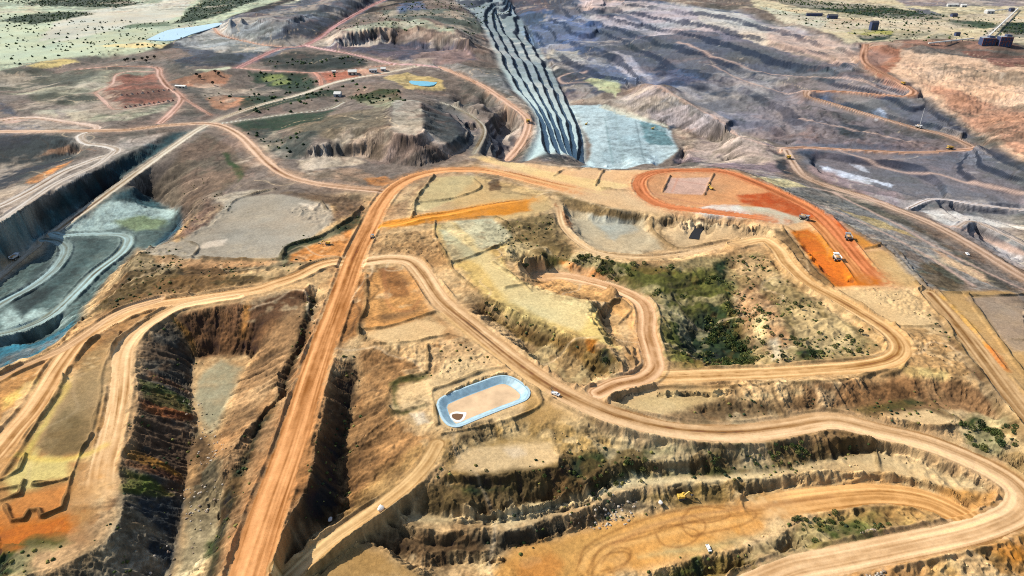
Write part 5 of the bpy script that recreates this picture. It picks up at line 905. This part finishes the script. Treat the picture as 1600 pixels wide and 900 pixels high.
SHZ = [("green shrub growing in the scrubby bowl of the central quarry", 'shrubs in the central quarry bowl', 150, ["1040,470 1110,450 1150,500 1185,560 1110,578 1050,550", "900,402 1060,418 1130,440 1040,470 960,440"], 1.5, 3.0),
       ("dusty shrub on the stony right flank of the central quarry", 'shrubs on the stony quarry flank', 40, ["1150,400 1230,432 1340,512 1370,550 1200,570 1160,500"], 1.3, 2.4),
       ("shrub on the weedy terraces below the tan haul road", 'shrubs on the lower terraces', 45, ["900,750 1000,700 1300,672 1350,700 1200,730 1000,745 900,788", "690,752 880,735 870,770 700,790"], 1.0, 2.0),
       ("shrub in the green hollow at the right edge", 'shrubs in the right edge hollow', 26, ["1505,660 1570,655 1590,680 1560,715 1515,710"], 1.4, 2.8), ("shrub on the island between the two lower right roads", 'shrubs on the road island', 26, ["1260,815 1430,795 1480,810 1270,850"], 1.0, 2.0)]
for lb, gp, n, zs, a0, a1 in SHZ:
    xs, ys = spread(n, zs)
    for k in range(len(xs)):
        o = link('shrub', shr[k % 4]); s_ = random.uniform(a0, a1); o.location = (xs[k], ys[k], hz(xs[k], ys[k])-.1); o.scale = (s_, s_*random.uniform(.8, 1.2), s_*random.uniform(.7, 1.1)); o.rotation_euler.z = random.uniform(0, 6.3); tag(o, lb, 'shrub', gp)
def tree(px, py, h, label, group=None, seed=0, c=(52, 66, 40)):
    t = empty('tree', px, py, label=label, cat='tree', group=group); MB().cyl((0, 0, h*.3), h*.06, h*.65, r2=h*.03, seg=8).build('trunk', BARK, t); link('crown', crown_mesh('crown', h*.42, h*.68, 260, srgb(c)*.7, 60+seed, .75), t)
for k, (px, py) in enumerate(((196, 97), (200, 95.5), (210, 96.5), (223, 94.5), (229, 98), (231, 93), (242, 92), (308, 120), (313, 123), (337, 115), (342, 118), (333, 133))): tree(px, py, 8, 'dark round tree standing alone on the reddish flat at the upper left', 'lone trees on the upper left flat', k, (38, 50, 40))
for k, (px, py, h) in enumerate(((823, 419, 5), (946, 569, 5.5), (1250, 484, 4.5), (1268, 558, 6), (1222, 562, 5), (1344, 522, 4.5), (1220, 530, 4.5), (760, 478, 4), (775, 489, 4.5), (1530, 668, 6))):
    lb = ['dark bush tree in the shaded hollow left of the quarry spur road', 'dark tree at the foot of the yellow bank beside the spur road', 'round tree just inside the upper right quarry rim', 'broad dark tree above the lower quarry road', 'dark tree left of the broad one by the lower quarry road', 'tree at the right tip of the central quarry', 'tree in the middle of the stony quarry flank', 'round bush tree on the bank above the lined pond road', 'second bush tree on the bank above the lined pond road', 'tall dark tree in the green hollow at the right edge'][k]
    tree(px, py, h, lb, None, 20+k)
t = empty('dead_tree', 862, 613, label='bare dead tree at the road edge above the lined pond', cat='tree'); b = MB().cyl((0, 0, 2), .3, 4.4, r2=.14, seg=8)
for k in range(9): a_ = k*2.4; b.beam((0, 0, 1.2+k*.3), (1.9*cos(a_), 1.9*sin(a_), 3.0+k*.32), .12)
b.build('trunk', BARK, t)
# ---- boulders
def boulder_mesh(seed, c):
    b = bmesh.new(); bmesh.ops.create_icosphere(b, subdivisions=2, radius=1.0); r = random.Random(seed); nn = [(r.gauss(0, 1), r.gauss(0, 1), r.gauss(0, 1)) for _ in range(9)]
    from mathutils import Vector
    for v in b.verts:
        d = v.co.normalized(); k = 1.0
        for q in nn:
            qv = Vector(q).normalized(); dd = d.dot(qv); k = min(k, .78/max(dd, .3)) if dd > .78 else k
        v.co = d*k*r.uniform(.95, 1.04); v.co.z *= .75
    me = bpy.data.meshes.new('boulder'); b.to_mesh(me); b.free(); me.materials.append(c); return me
RK = mat('pale_rock', (0.44, 0.38, 0.30), 0.9, noise=0.25, scale=1.2); RKD = mat('brown_rock', (0.27, 0.20, 0.14), 0.9, noise=0.25, scale=1.2); bl = [boulder_mesh(k, RK if k % 3 else RKD) for k in range(5)]
for lb, gp, n, zs in (("pale boulder tipped below the bank left of the oval pad", 'boulders left of the oval pad', 70, ["905,830 960,798 978,790 976,812 935,828"]), ("boulder on the stony strip at the foot of the dark dumped slope", 'boulders at the foot of the dark slope', 80, ["290,740 345,700 350,740 300,830 270,900 250,905 280,830"]), ("pale boulder in the heap at the lower edge of the picture", 'boulders near the lower edge', 50, ["1315,868 1370,850 1385,862 1350,885"]), ("boulder strewn on the dark toe of the head wall", 'boulders under the head wall', 25, ["300,600 320,655 345,690 320,700 306,650"])):
    xs, ys = spread(n, zs)
    for k in range(len(xs)):
        o = link('boulder', bl[k % 5]); s_ = random.uniform(.35, .95); o.location = (xs[k], ys[k], hz(xs[k], ys[k])+.2*s_); o.scale = (s_, s_*random.uniform(.7, 1.2), s_*random.uniform(.7, 1.1)); o.rotation_euler = (random.uniform(-.3, .3), 0, random.uniform(0, 6.3)); tag(o, lb, 'boulder', gp)
for px, py, s_, lb in ((595, 796, 2.0, 'bright white boulder in the dark ditch beside the diagonal track'), (516, 813, 1.5, 'white rock on the shadowed edge of the diagonal track'), (1032, 786, 1.4, 'single pale rock on the upper left part of the oval pad')):
    o = link('boulder', boulder_mesh(int(px), mat('white_rock', (0.72, 0.69, 0.62), 0.85))); x_, y_, z_ = ground_pt(px, py); o.location = (x_, y_, z_+.5*s_); o.scale = (s_, s_*1.2, s_); tag(o, lb, 'boulder')
